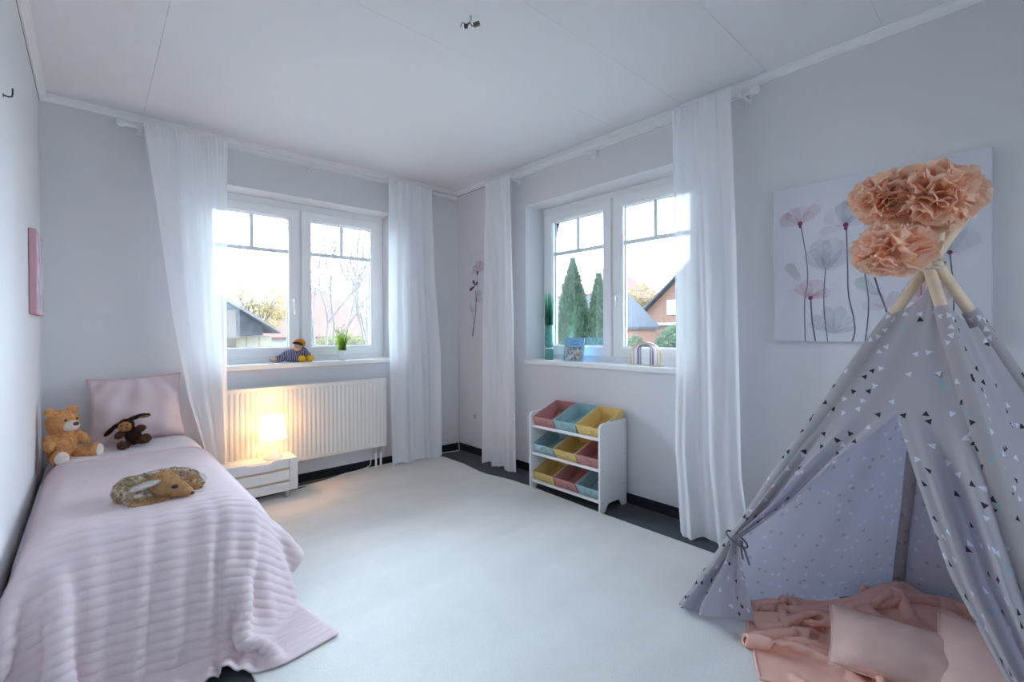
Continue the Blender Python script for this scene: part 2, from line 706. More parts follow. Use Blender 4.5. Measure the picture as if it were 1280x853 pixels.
# dark strips painting in the shadow gap under the cornice near the corners
gap_m = mat('dark_gap', (0.05, 0.045, 0.04), 0.9)
slab('gap_strip_1', (2.12, YB - 0.0012, CEIL - 0.0415), (XR, YB, CEIL - 0.0375), gap_m)
slab('gap_strip_2', (XR - 0.0012, 3.28, CEIL - 0.0415), (XR, YB, CEIL - 0.0375), gap_m)
slab('gap_strip_3', (XL, 2.55, CEIL - 0.0415), (XL + 0.0012, YB, CEIL - 0.0375), gap_m)


def skirting(name, W, u0, u1):
    mb = MB().prism([(0, 0), (0, 0.062), (-0.006, 0.062), (-0.011, 0.05), (-0.013, 0)], u0, u1, lambda a, b, h: W(h, a, b))
    return struct(mb.build(name, M['skirting']))


skirting('baseboard_back', WB, XL, XR)
skirting('baseboard_right', WR, YF, YB)
skirting('baseboard_left', lambda u, d, z: Vector((XL - d, u, z)), YF, YB)


# ------------------------------------------------------------------ windows
def window(name, W, u0, u1):
    root = bpy.data.objects.new(name, None)
    COL.objects.link(root)
    struct(root)
    uc = (u0 + u1) / 2

    def bx(mb, ua, ub, da, db, za, zb, mi=0):
        p, q = W(ua, da, za), W(ub, db, zb)
        return mb.box(p, q, mi)

    def ring(mb, ua, ub, za, zb, w, da, db, mi=0):
        # mitred rectangular frame with a small inner chamfer
        prof = [(0, da), (0, db), (w, db), (w, da + 0.012), (w - 0.012, da)]
        n = len(prof)
        corners = [(ua, za, 1, 1), (ub, za, -1, 1), (ub, zb, -1, -1), (ua, zb, 1, -1)]
        vs = []
        for (u, z, su, sz) in corners:
            for (o, d) in prof:
                vs.append(W(u + su * o, d, z + sz * o))
        fs = []
        for k in range(4):
            for i in range(n):
                a = k * n + i; b = k * n + (i + 1) % n
                c = ((k + 1) % 4) * n + (i + 1) % n; dd = ((k + 1) % 4) * n + i
                fs.append((a, b, c, dd))
        mb.add(vs, fs, mi)

    fr = MB()
    ring(fr, u0, u1, SILL, HEAD, 0.058, 0.207, 0.275)
    bx(fr, uc - 0.03, uc + 0.03, 0.215, 0.27, SILL + 0.04, HEAD - 0.04)
    fo = fr.build('window_frame', M['frame'], root, bevel=0.002)
    g0, g1, gz0, gz1 = 0.118, 0.088, 1.020, 2.022
    for side in (0, 1):
        if side == 0: ga, gb = u0 + g0, uc - g1
        else: ga, gb = uc + g1, u1 - g0
        w = 0.077
        sa = MB()
        ring(sa, ga - w, gb + w, gz0 - w, gz1 + w, w, 0.186, 0.25)
        so = sa.build('sash', M['frame'], root, bevel=0.003)
        gk = MB()
        ring(gk, ga - 0.002, gb + 0.002, gz0 - 0.002, gz1 + 0.002, 0.006, 0.214, 0.228)
        gk.build('seal', M['gasket'], so)
        pm = MB()
        bx(pm, ga, gb, 0.2262, 0.2302, gz0, gz1)
        pm.build('pane', M['glass'], so)
        mu = MB()
        um = (ga + gb) / 2
        bx(mu, ga, gb, 0.212, 0.240, 1.752, 1.780)
        bx(mu, um - 0.013, um + 0.013, 0.212, 0.240, 1.780, gz1)
        mu.build('glazing_bar', M['muntin'], so)
    # handle on the sash beside the middle post
    hu = uc - 0.055 if W is WR else uc - 0.058
    hb = MB()
    bx(hb, hu - 0.013, hu + 0.013, 0.176, 0.187, 1.34, 1.41)
    hbo = hb.build('handle_plate', M['frame'], root, bevel=0.004)
    hl = MB()
    hl.tube([W(hu, 0.18, 1.385), W(hu, 0.15, 1.385), W(hu, 0.14, 1.375), W(hu, 0.138, 1.32), W(hu, 0.14, 1.27)], [0.009, 0.009, 0.01, 0.0095, 0.008], 10)
    hl.build('handle', M['frame'], hbo, smooth=True)
    # inner sill board
    sb = MB()
    bx(sb, u0 - 0.001, u1 + 0.001, -0.022, 0.22, SILL - 0.035, SILL)
    sb.build('window_sill', M['trim'], root, bevel=0.006, seg=3)
    return root


window('window_1', WB, BU0, BU1)
window('window_2', WR, RU0, RU1)
window('added_fill_window', lambda u, d, z: Vector((u, YF - d * 0.7, z)), 0.55, 2.05)  # unseen window added behind the camera to fill the near end with daylight

# ------------------------------------------------------------------ rug
rugpts = [(0.385, -0.9), (0.385, 1.75), (0.37, 3.44), (0.75, 3.47), (1.10, 3.50), (1.22, 3.55), (1.36, 3.59), (1.48, 3.635), (1.75, 3.655),
          (2.12, 3.655), (2.25, 3.63), (2.33, 3.50), (2.335, 3.2), (2.30, 2.95), (2.30, 2.85), (2.345, 2.62), (2.352, 2.4), (2.325, 1.72), (2.325, 1.07), (2.32, -0.9)]
rg = MB().prism(rugpts, 0.0, 0.012, lambda a, b, h: Vector((a, b, h)))
rug = rg.build('rug', M['rug'], bevel=0.004)
tag(rug, 'large cream short-pile rug covering most of the dark floor', 'rug')
RUGZ = 0.012


# ------------------------------------------------------------------ curtain rods and curtains
def rod(name, W, u0, u1, z, label, brackets):
    root = empty(name, W(u0, -0.1, z), label, 'curtain rod')
    mb = MB()
    for d in (-0.085, -0.115):
        p, q = W(u0, d - 0.006, z - 0.010), W(u1, d + 0.006, z + 0.010)
        mb.box(p, q)
    part(mb, 'rail', M['white_plastic'], root, bevel=0.004)
    for u, sgn in ((u0, -1), (u1, 1)):
        m2 = MB()
        m2.tube([W(u - sgn * 0.02, -0.1, z), W(u + sgn * 0.045, -0.1, z), W(u + sgn * 0.05, -0.1, z), W(u + sgn * 0.075, -0.1, z), W(u + sgn * 0.085, -0.1, z)], [0.017, 0.017, 0.024, 0.026, 0.016], 16)
        part(m2, 'finial', M['white_plastic'], root, smooth=True)
    for u in brackets:
        m3 = MB()
        m3.box(W(u - 0.014, 0.0, z - 0.03), W(u + 0.014, -0.012, z + 0.03))
        m3.box(W(u - 0.009, 0.0, z - 0.014), W(u + 0.009, -0.125, z - 0.002))
        part(m3, 'bracket', M['white_plastic'], root, bevel=0.003)
    return root


rod('curtain_rod', WB, 0.20, 2.46, 2.378, 'white curtain rod above the window over the radiator', (0.225, 1.23, 2.27))
rod('curtain_rod', WR, 1.00, 2.86, 2.368, 'white curtain rod above the window behind the toy rack', (1.005, 2.03, 2.80))


def curtain(name, W, zt, zb, left, right, depth, waves, label, seed, hem=None):
    """left/right/depth: (z list descending, value list). waves: list of (count, amp, phase, drift)"""
    rr = random.Random(seed)
    nu, nv = 260, 70
    root = empty(name, W((left[1][0] + right[1][0]) / 2, -0.1, zt), label, 'curtain', group=None)
    P = []
    lz, lv = left[0][::-1], left[1][::-1]
    rz, rv = right[0][::-1], right[1][::-1]
    dz_, dv_ = depth[0][::-1], depth[1][::-1]
    for j in range(nv + 1):
        v = j / nv
        z0 = zt + (zb - zt) * v
        row = []
        L_, R_, D_ = np.interp(z0, lz, lv), np.interp(z0, rz, rv), np.interp(z0, dz_, dv_)
        for i in range(nu + 1):
            a = i / nu
            off = 0
            for (n, amp, ph, drift) in waves:
                k = amp * (0.55 + 0.45 * smooth01(v * 1.6))
                ph_ = ph + drift * v + 0.9 * math.sin(a * 5.1 + ph)
                off += k * math.sin(2 * PI * n * a + ph_)
            # gathered heading
            top = max(0.0, 1 - v / 0.05)
            off = off * (1 - 0.4 * top) + 0.004 * top * math.sin(2 * PI * 20 * a + 3 * math.sin(9 * a))
            off += 0.0015 * math.sin(2 * PI * 21 * a + 4 * v + seed) * math.exp(-v * 9)
            u = L_ + (R_ - L_) * (a + 0.02 * math.sin(2 * PI * 3 * a + 2 * v + seed) * math.sin(PI * a))
            z = z0
            if j == nv or v > 0.9:
                z += 0.012 * math.sin(2 * PI * 2.3 * a + seed) * (v - 0.9) / 0.1
            if hem is not None:
                z = max(z, hem)
            row.append(W(u, -(D_) - off, z))
        P.append(row)
    mb = MB().grid(P)
    o = part(mb, 'curtain_panel', M['curtain'], root, smooth=True)
    hmb = MB()
    # stitched hem: double cloth along the bottom, a second layer just in front
    Ph = [[p + (W(0, -0.0025, 0) - W(0, 0, 0)) for p in row] for row in P[-5:]]
    hmb.grid(Ph)
    part(hmb, 'hem', M['curtain'], root, smooth=True)
    hd = MB()
    Pt = [[p + (W(0, -0.003, 0) - W(0, 0, 0)) for p in row] for row in P[:4]]
    hd.grid(Pt)
    part(hd, 'heading_tape', M['curtain'], root, smooth=True)
    return root


curtain('curtain', WB, 2.394, 0.03, ([2.41, 1.9, 1.216, 0.709, 0.384, 0.0], [0.234, 0.296, 0.371, 0.45, 0.53, 0.54]),
        ([2.41, 1.5, 0.0], [0.674, 0.664, 0.66]), ([2.41, 1.0, 0.0], [0.136, 0.142, 0.145]),
        [(2.6, 0.014, 0.4, 1.2), (5.1, 0.005, 1.2, -1.0), (1.2, 0.010, 2.0, 1.0)],
        'white sheer curtain behind the bed, gathered towards the lamp', 3)
curtain('curtain', WB, 2.392, 0.022, ([2.41, 1.2, 0.0], [1.826, 1.80, 1.82]), ([2.41, 1.6, 0.95, 0.0], [2.236, 2.255, 2.305, 2.305]),
        ([2.41, 0.0], [0.138, 0.155]), [(3.2, 0.020, 0.2, 1.2), (6.6, 0.008, 2.2, -1.0), (1.1, 0.012, 0.3, 1.2)],
        'white curtain hanging to the rug right of the radiator', 5, hem=0.014)
curtain('curtain', WR, 2.386, 0.004, ([2.41, 1.2, 0.0], [2.765, 2.722, 2.712]), ([2.41, 1.2, 0.0], [3.075, 3.12, 3.14]),
        ([2.41, 0.0], [0.138, 0.125]), [(3.0, 0.018, 1.0, 0.8), (6.2, 0.008, 0.2, -0.8), (1.0, 0.010, 0.0, 1.0)],
        'white curtain to the left of the toy rack, near the room corner', 8)
curtain('curtain', WR, 2.402, 0.006, ([2.42, 1.6, 0.4, 0.0], [1.035, 1.00, 0.97, 0.90]), ([2.42, 1.2, 0.45, 0.0], [1.375, 1.36, 1.36, 1.30]),
        ([2.42, 1.0, 0.4, 0.0], [0.140, 0.140, 0.155, 0.20]), [(2.6, 0.022, 0.5, 1.3), (5.4, 0.010, 1.9, -1.0), (1.0, 0.014, 0.8, 1.4)],
        'white curtain between the toy rack and the grey play tent', 11)

# ------------------------------------------------------------------ radiator
rad = empty('radiator', (1.222, YB - 0.07, 0.18), 'cream ribbed panel radiator under the window', 'radiator')
mb = MB()
RX0, RX1, RZ0, RZ1 = 0.618, 1.824, 0.182, 0.748
mb.box((RX0, 3.588, RZ0), (RX1, 3.598, RZ1))
part(mb, 'front_panel', M['radiator'], rad, bevel=0.004, seg=3)
mb = MB()
n = 36
for k in range(n):
    xc = RX0 + 0.02 + (RX1 - RX0 - 0.04) * (k + 0.5) / n
    w = 0.0115
    # rounded vertical rib with tapering ends
    prof = [(-w, 0), (-w + 0.003, -0.003), (-w + 0.007, -0.0045), (w - 0.007, -0.0045), (w - 0.003, -0.003), (w, 0)]
    zs_ = [(RZ0 + 0.022, 0.0), (RZ0 + 0.040, 1.0), (RZ1 - 0.046, 1.0), (RZ1 - 0.028, 0.0)]
    mb.grid([[(xc + a, 3.5885 + b * s - 0.0004, z) for a, b in prof] for z, s in zs_])
part(mb, 'ribs', M['radiator'], rad, smooth=True)
for x0, x1 in ((RX0, RX0 + 0.004), (RX1 - 0.004, RX1)):
    mb = MB().box((x0, 3.596, RZ0 + 0.01), (x1, 3.652, RZ1 - 0.002))
    part(mb, 'side_cover', M['radiator'], rad, bevel=0.0015)
mb = MB()
for k in range(60):
    x = RX0 + 0.01 + k * (RX1 - RX0 - 0.02) / 60
    mb.box((x, 3.60, RZ1 - 0.006), (x + 0.012, 3.65, RZ1 - 0.001))
mb.box((RX0, 3.596, RZ1 - 0.006), (RX1, 3.603, RZ1)); mb.box((RX0, 3.646, RZ1 - 0.006), (RX1, 3.653, RZ1))
part(mb, 'top_grille', M['radiator'], rad)
mb = MB().box((RX0 + 0.005, 3.640, RZ0), (RX1 - 0.005, 3.650, RZ1 - 0.01))
mb.box((0.85, 3.65, 0.3), (0.88, YB, 0.68)); mb.box((1.56, 3.65, 0.3), (1.59, YB, 0.68))
part(mb, 'back_panel', M['radiator'], rad)
for x in (1.744, 1.786):
    mb = MB().tube([(x, 3.625, 0.0), (x, 3.625, 0.135)], 0.0085, 14)
    p = part(mb, 'pipe', M['trim'], rad, smooth=True)
    mb = MB().tube([(x, 3.625, 0.128), (x, 3.625, 0.14), (x, 3.625, 0.142), (x, 3.625, 0.186)], [0.013, 0.013, 0.0105, 0.0105], 8)
    part(mb, 'valve', M['metal'], p)

# ------------------------------------------------------------------ crate night table and lamp
CX0, CX1, CY0, CY1, CZ0, CZ1 = 0.47, 1.045, 3.372, 3.535, 0.056, 0.277
cr = empty('crate', (0.76, 3.45, RUGZ), 'low white slatted wooden crate beside the bed, used as night table', 'crate')
for k, (z0, z1) in enumerate(((0.056, 0.116), (0.131, 0.196), (0.211, 0.277))):
    for y0, y1 in ((CY0, CY0 + 0.010), (CY1 - 0.010, CY1)):
        mb = MB()
        if k == 2 and y0 == CY0:
            out = [(CX0, z0), (CX1, z0), (CX1, z1)]
            nx0, nx1 = 0.74, 0.885
            out += [(nx1 + 0.012, z1), (nx1 - 0.004, z1 - 0.010), (nx1 - 0.02, z1 - 0.014), (nx0 + 0.02, z1 - 0.014), (nx0 + 0.004, z1 - 0.010), (nx0 - 0.012, z1), (CX0, z1)]
            mb.prism(out, y0, y1, lambda a, b, h: Vector((a, h, b)))
        else:
            mb.box((CX0, y0, z0), (CX1, y1, z1))
        part(mb, 'slat', M['white_paint'], cr, bevel=0.0015)
    for x0, x1 in ((CX0 + 0.001, CX0 + 0.011), (CX1 - 0.011, CX1 - 0.001)):
        mb = MB().box((x0, CY0 + 0.011, z0), (x1, CY1 - 0.011, z1))
        part(mb, 'slat', M['white_paint'], cr, bevel=0.0015)
for x0 in (CX0, CX1 - 0.052):
    for y0, y1 in ((CY0 - 0.011, CY0 - 0.0005), (CY1 + 0.0005, CY1 + 0.011)):
        mb = MB().box((x0, y0, 0.075), (x0 + 0.052, y1, 0.2775))
        part(mb, 'corner_post', M['white_paint'], cr, bevel=0.002)
mb = MB().box((CX0 + 0.012, CY0 + 0.012, 0.058), (CX1 - 0.012, CY1 - 0.012, 0.066))
part(mb, 'bottom_board', M['white_paint'], cr)
for k in range(4):
    y0 = CY0 + 0.012 + k * 0.036
    mb = MB().box((CX0 + 0.012, y0, 0.262), (CX1 - 0.012, y0 + 0.024, 0.272))
    part(mb, 'top_slat', M['white_paint'], cr, bevel=0.001)
for x in (CX0 + 0.045, CX1 - 0.060):
    for y in (CY0 + 0.02, CY1 - 0.02):
        mb = MB().lathe([(0.010, RUGZ), (0.018, RUGZ + 0.003), (0.020, 0.025), (0.016, 0.04), (0.019, 0.05), (0.02, 0.057)], 18, (x, y, 0))
        part(mb, 'foot', M['metal'], cr, smooth=True)

lx, ly, lz = 0.912, 3.452, 0.272
lamp = empty('table_lamp', (lx, ly, lz), 'lit white table lamp with tapered shade on the slatted crate', 'lamp')
mb = MB().lathe([(0.055, 0), (0.060, 0.004), (0.058, 0.012), (0.046, 0.03), (0.032, 0.055), (0.024, 0.085), (0.022, 0.11), (0.020, 0.135), (0.014, 0.14), (0.014, 0.16)], 36, (lx, ly, lz))
part(mb, 'base', mat('white_glazed_ceramic', (0.86, 0.85, 0.83), 0.2, 0.5, 0.01), lamp, smooth=True)


def shade_mat():
    m, t, b, o = nt('white_lampshade_fabric')
    setp(b, (0.9, 0.88, 0.84), 0.8, 0.1)
    tr = N(t, 'ShaderNodeBsdfTranslucent')
    tr.inputs[0].default_value = (0.95, 0.86, 0.72, 1)
    mx = N(t, 'ShaderNodeMixShader')
    mx.inputs[0].default_value = 0.45
    n = noise_tex(t, coords(t), 400, 2)
    bump(t, b, n.outputs['Fac'], 0.1, 0.001)
    t.links.new(b.outputs[0], mx.inputs[1]); t.links.new(tr.outputs[0], mx.inputs[2])
    t.links.new(mx.outputs[0], o.inputs[0])
    return m


mb = MB()
sh = [[(lx + r * math.cos(2 * PI * k / 48), ly + r * math.sin(2 * PI * k / 48), lz + z) for k in range(48)] for r, z in ((0.088, 0.138), (0.088, 0.140), (0.066, 0.290), (0.065, 0.291))]
mb.grid(sh, wrap_v=True)
part(mb, 'lamp_shade', shade_mat(), lamp, smooth=True)
mb = MB()
for k in range(3):
    a = 2 * PI * k / 3
    mb.tube([(lx, ly, lz + 0.165), (lx + 0.08 * math.cos(a), ly + 0.08 * math.sin(a), lz + 0.165), (lx + 0.083 * math.cos(a), ly + 0.083 * math.sin(a), lz + 0.17)], 0.0015, 6)
mb.lathe([(0.02, 0.162), (0.02, 0.168)], 16, (lx, ly, lz))
part(mb, 'shade_ring', M['white_plastic'], lamp)
mb = MB().lathe([(0.0005, 0.204), (0.010, 0.202), (0.017, 0.195), (0.018, 0.186), (0.013, 0.176), (0.010, 0.167)], 20, (lx, ly, lz))
bm_, bt_, bb_, bo_ = nt('warm_bulb_glass')
setp(bb_, (1, 0.9, 0.75), 0.3)
bb_.inputs['Emission Color'].default_value = (1.0, 0.62, 0.28, 1)
bb_.inputs['Emission Strength'].default_value = 5
part(mb, 'bulb', bm_, lamp, smooth=True)
pl = bpy.data.lights.new('lamp_light', 'POINT')
pl.energy = LAMP_W
pl.color = (1.0, 0.54, 0.19)
pl.shadow_soft_size = 0.022
plo = bpy.data.objects.new('lamp_light', pl)
COL.objects.link(plo)
plo.parent = lamp
plo.location = (0, 0, 0.228)


def cable(name, pts, r, label, m=None):
    # smooth through the points
    P = np.array(pts, float)[:, None, :]
    P = np.repeat(P, 2, axis=1)
    Q = upsample(P, 8, 1)[:, 0]
    o = MB().tube([Vector(p) for p in Q], r, 8).build(name, m or M['cable'], smooth=True)
    return tag(o, label, 'cable')


cable('cable', [(1.06, 3.56, 0.006), (1.2, 3.53, 0.016), (1.38, 3.56, 0.017), (1.5, 3.60, 0.017), (1.62, 3.62, 0.018), (1.70, 3.645, 0.03), (1.715, 3.66, 0.10)], 0.0035,
      'thin white lead along the rug edge below the radiator')
cable('cable', [(2.27, 3.655, 0.018), (2.34, 3.645, 0.006), (2.44, 3.63, 0.006), (2.53, 3.60, 0.006), (2.585, 3.62, 0.008), (2.603, 3.648, 0.03), (2.606, 3.66, 0.12), (2.606, 3.662, 0.6), (2.606, 3.662, 1.12)], 0.0042,
      'white cable rising up the empty corner of the room')

sk = empty('wall_socket', (XR, 3.422, 0.344), 'small grey wall socket low beside the corner curtain', 'socket')
mb = MB().box((XR - 0.008, 3.404, 0.326), (XR, 3.440, 0.362))
part(mb, 'cover_plate', mat('grey_socket_plastic', (0.45, 0.45, 0.46), 0.4), sk, bevel=0.003)
mb = MB().tube([(XR - 0.008, 3.422, 0.344), (XR - 0.014, 3.422, 0.344)], 0.009, 14)
part(mb, 'connector', M['metal'], sk)


# ------------------------------------------------------------------ toy rack with nine bins
rk = empty('toy_rack', (2.46, 2.079, 0), 'white three-tier toy rack holding nine pastel bins against the wall', 'toy rack')
prof = [(2.32, 0.0), (2.372, 0.0), (2.378, 0.012), (2.40, 0.042), (2.415, 0.048), (2.51, 0.048), (2.525, 0.042), (2.548, 0.012), (2.554, 0.0), (2.602, 0.0),
        (2.602, 0.552), (2.597, 0.560), (2.588, 0.563), (2.348, 0.556), (2.333, 0.551), (2.324, 0.541), (2.32, 0.528)]
for y0, y1 in ((1.765, 1.780), (2.378, 2.393)):
    mb = MB().prism(prof, y0, y1, lambda a, b, h: Vector((a, h, b)))
    sp_ = part(mb, 'side_panel', M['white_paint'], rk, bevel=0.003)
    yy = 1.765 if y0 < 2 else 2.393
    sg = -1 if y0 < 2 else 1
    for x, z in ((2.345, 0.457), (2.345, 0.262), (2.345, 0.066), (2.575, 0.53), (2.575, 0.335), (2.575, 0.14)):
        m2 = MB().tube([(x, yy - sg * 0.002, z), (x, yy + sg * 0.0008, z)], 0.0045, 12)
        part(m2, 'screw_cap', M['metal'], sp_)
for z in (0.457, 0.262, 0.066):
    mb = MB().box((2.3345, 1.780, z - 0.009), (2.3455, 2.378, z + 0.009))
    part(mb, 'front_rail', M['white_paint'], rk, bevel=0.002)
    mb = MB().box((2.572, 1.780, z + 0.036), (2.590, 2.378, z + 0.048))
    part(mb, 'rear_rail', M['white_paint'], rk, bevel=0.002)

BINC = {'pink': cloth('dusty_pink_canvas', (0.66, 0.34, 0.33), 0.12, 0.04, 20, 500, 0.3),
        'blue': cloth('pale_teal_canvas', (0.45, 0.64, 0.67), 0.12, 0.04, 20, 500, 0.3),
        'yellow': cloth('soft_yellow_canvas', (0.86, 0.66, 0.27), 0.12, 0.04, 20, 500, 0.3)}
th = math.radians(20.3)
La, Ha = Vector((math.cos(th), 0, math.sin(th))), Vector((-math.sin(th), 0, math.cos(th)))


def toy_bin(colour, yc, row, label):
    zf = (0.523, 0.328, 0.132)[row]
    o0 = Vector((2.3365, yc, zf)) - Ha * 0.1        # front bottom edge, middle
    root = empty('storage_bin', o0, label, 'storage bin', group='pastel toy bins in the white rack')
    Ln, wt, wb, hh, th_ = 0.268, 0.0955, 0.089, 0.100, 0.003

    def pt(l, w, h):
        return o0 + La * l + Vector((0, w, 0)) + Ha * h
    # open box with wall thickness: outer and inner shells joined at the rim
    mb = MB()
    oc = [(0.006, -wb, 0), (0.006, wb, 0), (Ln - 0.006, wb, 0), (Ln - 0.006, -wb, 0)]
    ot = [(0, -wt, hh), (0, wt, hh), (Ln, wt, hh), (Ln, -wt, hh)]
    ib = [(0.006 + th_, -wb + th_, th_), (0.006 + th_, wb - th_, th_), (Ln - 0.006 - th_, wb - th_, th_), (Ln - 0.006 - th_, -wb + th_, th_)]
    it = [(th_, -wt + th_, hh), (th_, wt - th_, hh), (Ln - th_, wt - th_, hh), (Ln - th_, -wt + th_, hh)]
    vs = [pt(*p) for p in oc + ot + ib + it]
    fs = [(0, 1, 2, 3)]
    for k in range(4):
        k2 = (k + 1) % 4
        fs += [(k, k2, 4 + k2, 4 + k), (8 + k2, 8 + k, 12 + k, 12 + k2), (4 + k, 4 + k2, 12 + k2, 12 + k)]
    fs.append((11, 10, 9, 8))
    mb.add(vs, fs)
    body = part(mb, 'bin_body', BINC[colour], root, bevel=0.0012)
    rim = MB()
    rr = [(-0.0008, -wt - 0.0008), (-0.0008, wt + 0.0008), (Ln + 0.0008, wt + 0.0008), (Ln + 0.0008, -wt - 0.0008)]
    P = []
    for (l, w) in rr:
        P.append([pt(l, w, hh - 0.007), pt(l, w, hh + 0.0012), pt(l + (0.005 if l < 0.1 else -0.005), w + (0.005 if w < 0 else -0.005), hh + 0.0012)])
    rim.grid(P, wrap_u=True)
    part(rim, 'rim_binding', BINC[colour], root)
    hd = MB()
    # small fabric pull loop on the front
    hd.tube([pt(0.001 - 0.0, -0.028, 0.078), pt(-0.006, -0.022, 0.066), pt(-0.010, 0.0, 0.060), pt(-0.006, 0.022, 0.066), pt(0.001, 0.028, 0.078)], 0.0032, 8)
    part(hd, 'pull_loop', BINC[colour], root, smooth=True)
    return root


rows = [('pink', 'blue', 'yellow'), ('blue', 'yellow', 'pink'), ('yellow', 'pink', 'blue')]
tier = ['top', 'middle', 'bottom']
posn = ['left end', 'centre', 'right end']
cname = {'pink': 'dusty pink', 'blue': 'pale blue', 'yellow': 'yellow'}
for r_i, row in enumerate(rows):
    for c_i, c in enumerate(row):
        toy_bin(c, (2.2775, 2.079, 1.8805)[c_i], r_i, '%s fabric bin, %s of the %s tier of the toy rack' % (cname[c], posn[c_i], tier[r_i]))

# ------------------------------------------------------------------ bed
bed = empty('bed', (0.13, 2.85, 0), 'child bed along the left wall under the pink bedspread', 'bed')
mb = MB().box((-0.195, 2.10, 0.26), (0.425, 3.655, 0.435))
part(mb, 'mattress', M['bed_white'], bed, bevel=0.05, seg=5, smooth=True)
mb = MB().box((-0.19, 2.12, 0.17), (0.42, 3.65, 0.258))
part(mb, 'bed_frame', M['white_paint'], bed, bevel=0.004)
for x in (-0.16, 0.39):
    for y in (2.16, 3.60):
        mb = MB().box((x - 0.025, y - 0.025, RUGZ if x > 0.3 else 0), (x + 0.025, y + 0.025, 0.17))
        part(mb, 'leg', M['white_paint'], bed, bevel=0.004)


def bed_h(x, y):
    """height of what lies under the throw (duvet on the mattress, corners rounded, sides flaring out)"""
    rx = np.maximum(x - 0.37, 0)
    ry = np.maximum(2.13 - y, 0)
    r = np.sqrt(rx ** 2 + ry ** 2)
    H = np.interp(r, [0, 0.05, 0.09, 0.13, 0.165, 0.20, 0.235, 0.265, 0.32], [0.487, 0.479, 0.463, 0.425, 0.36, 0.27, 0.14, 0.0, -0.3])
    l = np.maximum(-0.10 - x, 0)
    H = np.minimum(H, np.interp(l, [0, 0.03, 0.06, 0.085, 0.105], [0.487, 0.475, 0.44, 0.38, 0.30]) + 0 * H)
    # soft unevenness of the duvet, lower towards the foot end
    H = H + 0.006 * np.sin(x * 9 + 1) * np.sin(y * 7) * (r < 0.1)
    return H


def coverlet(s0, s1, t0, t1, off, name, mats, root, seed, steps, fold=None, rib=True, du=0.026):
    rg_ = np.random.RandomState(seed)
    nu, nv = int((s1 - s0) / du) + 1, int((t1 - t0) / du) + 1
    s = s0 + np.arange(nu) * du
    t = t0 - 0 + np.arange(nv) * du
    Sg, Tg = np.meshgrid(s, t, indexing='ij')
    P = np.zeros((nu, nv, 3))
    # start: laid over the bed, the overhang splayed out at a slope so that it can fall
    X = np.where(Sg > 0.42, 0.42 + (Sg - 0.42) * 0.72, Sg)
    X = np.where(Sg < -0.14, -0.14 + (Sg + 0.14) * 0.5, X)
    X = np.maximum(X, XL + 0.012)
    Y = 3.2 - Tg
    Yf = 2.07
    Y = np.where(Y < Yf, Yf + (Y - Yf) * 0.72, Y)
    Z = 0.505 - np.maximum(Sg - 0.42, 0) * 0.5 - np.maximum(Yf - (3.2 - Tg), 0) * 0.5 - np.maximum(-0.14 - Sg, 0) * 0.75
    P[..., 0], P[..., 1], P[..., 2] = X, Y, np.maximum(Z, 0.03)
    P += rg_.randn(nu, nv, 3) * 0.0015

    def coll(Q, P0):
        x, y, z = Q[..., 0], Q[..., 1], Q[..., 2]
        e = 0.004
        H = bed_h(x, y) + off
        gx = (bed_h(x + e, y) - bed_h(x - e, y)) / (2 * e)
        gy = (bed_h(x, y + e) - bed_h(x, y - e)) / (2 * e)
        nn = np.sqrt(1 + gx * gx + gy * gy)
        d = (H - z) / nn
        hit = (d > 0) & (H > 0.03)
        k = np.where(hit, np.minimum(d, 0.03), 0)
        Q[..., 0] += k * (-gx / nn); Q[..., 1] += k * (-gy / nn); Q[..., 2] += k / nn
        fl = RUGZ + 0.006
        low = Q[..., 2] < fl
        Q[..., 2] = np.where(low, fl, Q[..., 2])
        touch = (hit | low)[..., None]
        fr = np.where(low, 0.6, 0.35)[..., None]
        Q[..., :2] = np.where(touch, Q[..., :2] * (1 - fr) + P0[..., :2] * fr, Q[..., :2])
        Q[..., 0] = np.maximum(Q[..., 0], XL + 0.008)
        return Q
    P = settle(P, du, du, coll, steps, 10, 0.25)
    f_u, f_v = 2, 5
    U = upsample(P, f_u, f_v)
    Nn = grid_normals(U)
    if (Nn[..., 2].mean()) < 0: Nn = -Nn
    tt = t0 + np.linspace(0, (nv - 1) * du, U.shape[1])
    if rib:
        pr = 0.0285
        ss = s0 + np.linspace(0, (nu - 1) * du, U.shape[0])
        wob = 0.004 * np.sin(ss[:, None] * 6 + tt[None, :] * 2)
        fold = np.zeros_like(wob)
        for sc_, wd_, am, lean in ((-0.02, 0.022, 0.010, 0.05), (0.105, 0.018, 0.014, -0.03), (0.19, 0.024, 0.012, 0.03), (0.285, 0.017, 0.017, 0.04), (0.345, 0.020, 0.012, 0.0), (0.43, 0.02, 0.014, -0.02)):
            d_ = (ss[:, None] - sc_ - lean * (tt[None, :] - 1.2)) / wd_
            fold += am * (np.exp(-d_ ** 2) - 0.6 * np.exp(-(d_ - 1.7) ** 2))
        fold *= np.clip((tt - 1.02) / 0.30, 0, 1)[None, :]
        U = U + Nn * fold[..., None]
        Nn = grid_normals(U)
        if Nn[..., 2].mean() < 0: Nn = -Nn
        prof_ = np.abs(np.cos(PI * (tt[None, :] + wob) / pr)) ** 0.8
        fade = np.clip((2.62 - (3.2 - tt)) / 0.45 * -1 + 1, 0, 1) if False else np.clip((tt - 0.60) / 0.42, 0.06, 1)
        U = U + Nn * (0.0044 * (prof_ - 0.5) * fade[None, :])[..., None]
    U[..., 2] = np.maximum(U[..., 2], RUGZ + 0.002)
    U[..., 0] = np.maximum(U[..., 0], XL + 0.004)
    mbx = MB().grid(U)
    return mbx, U


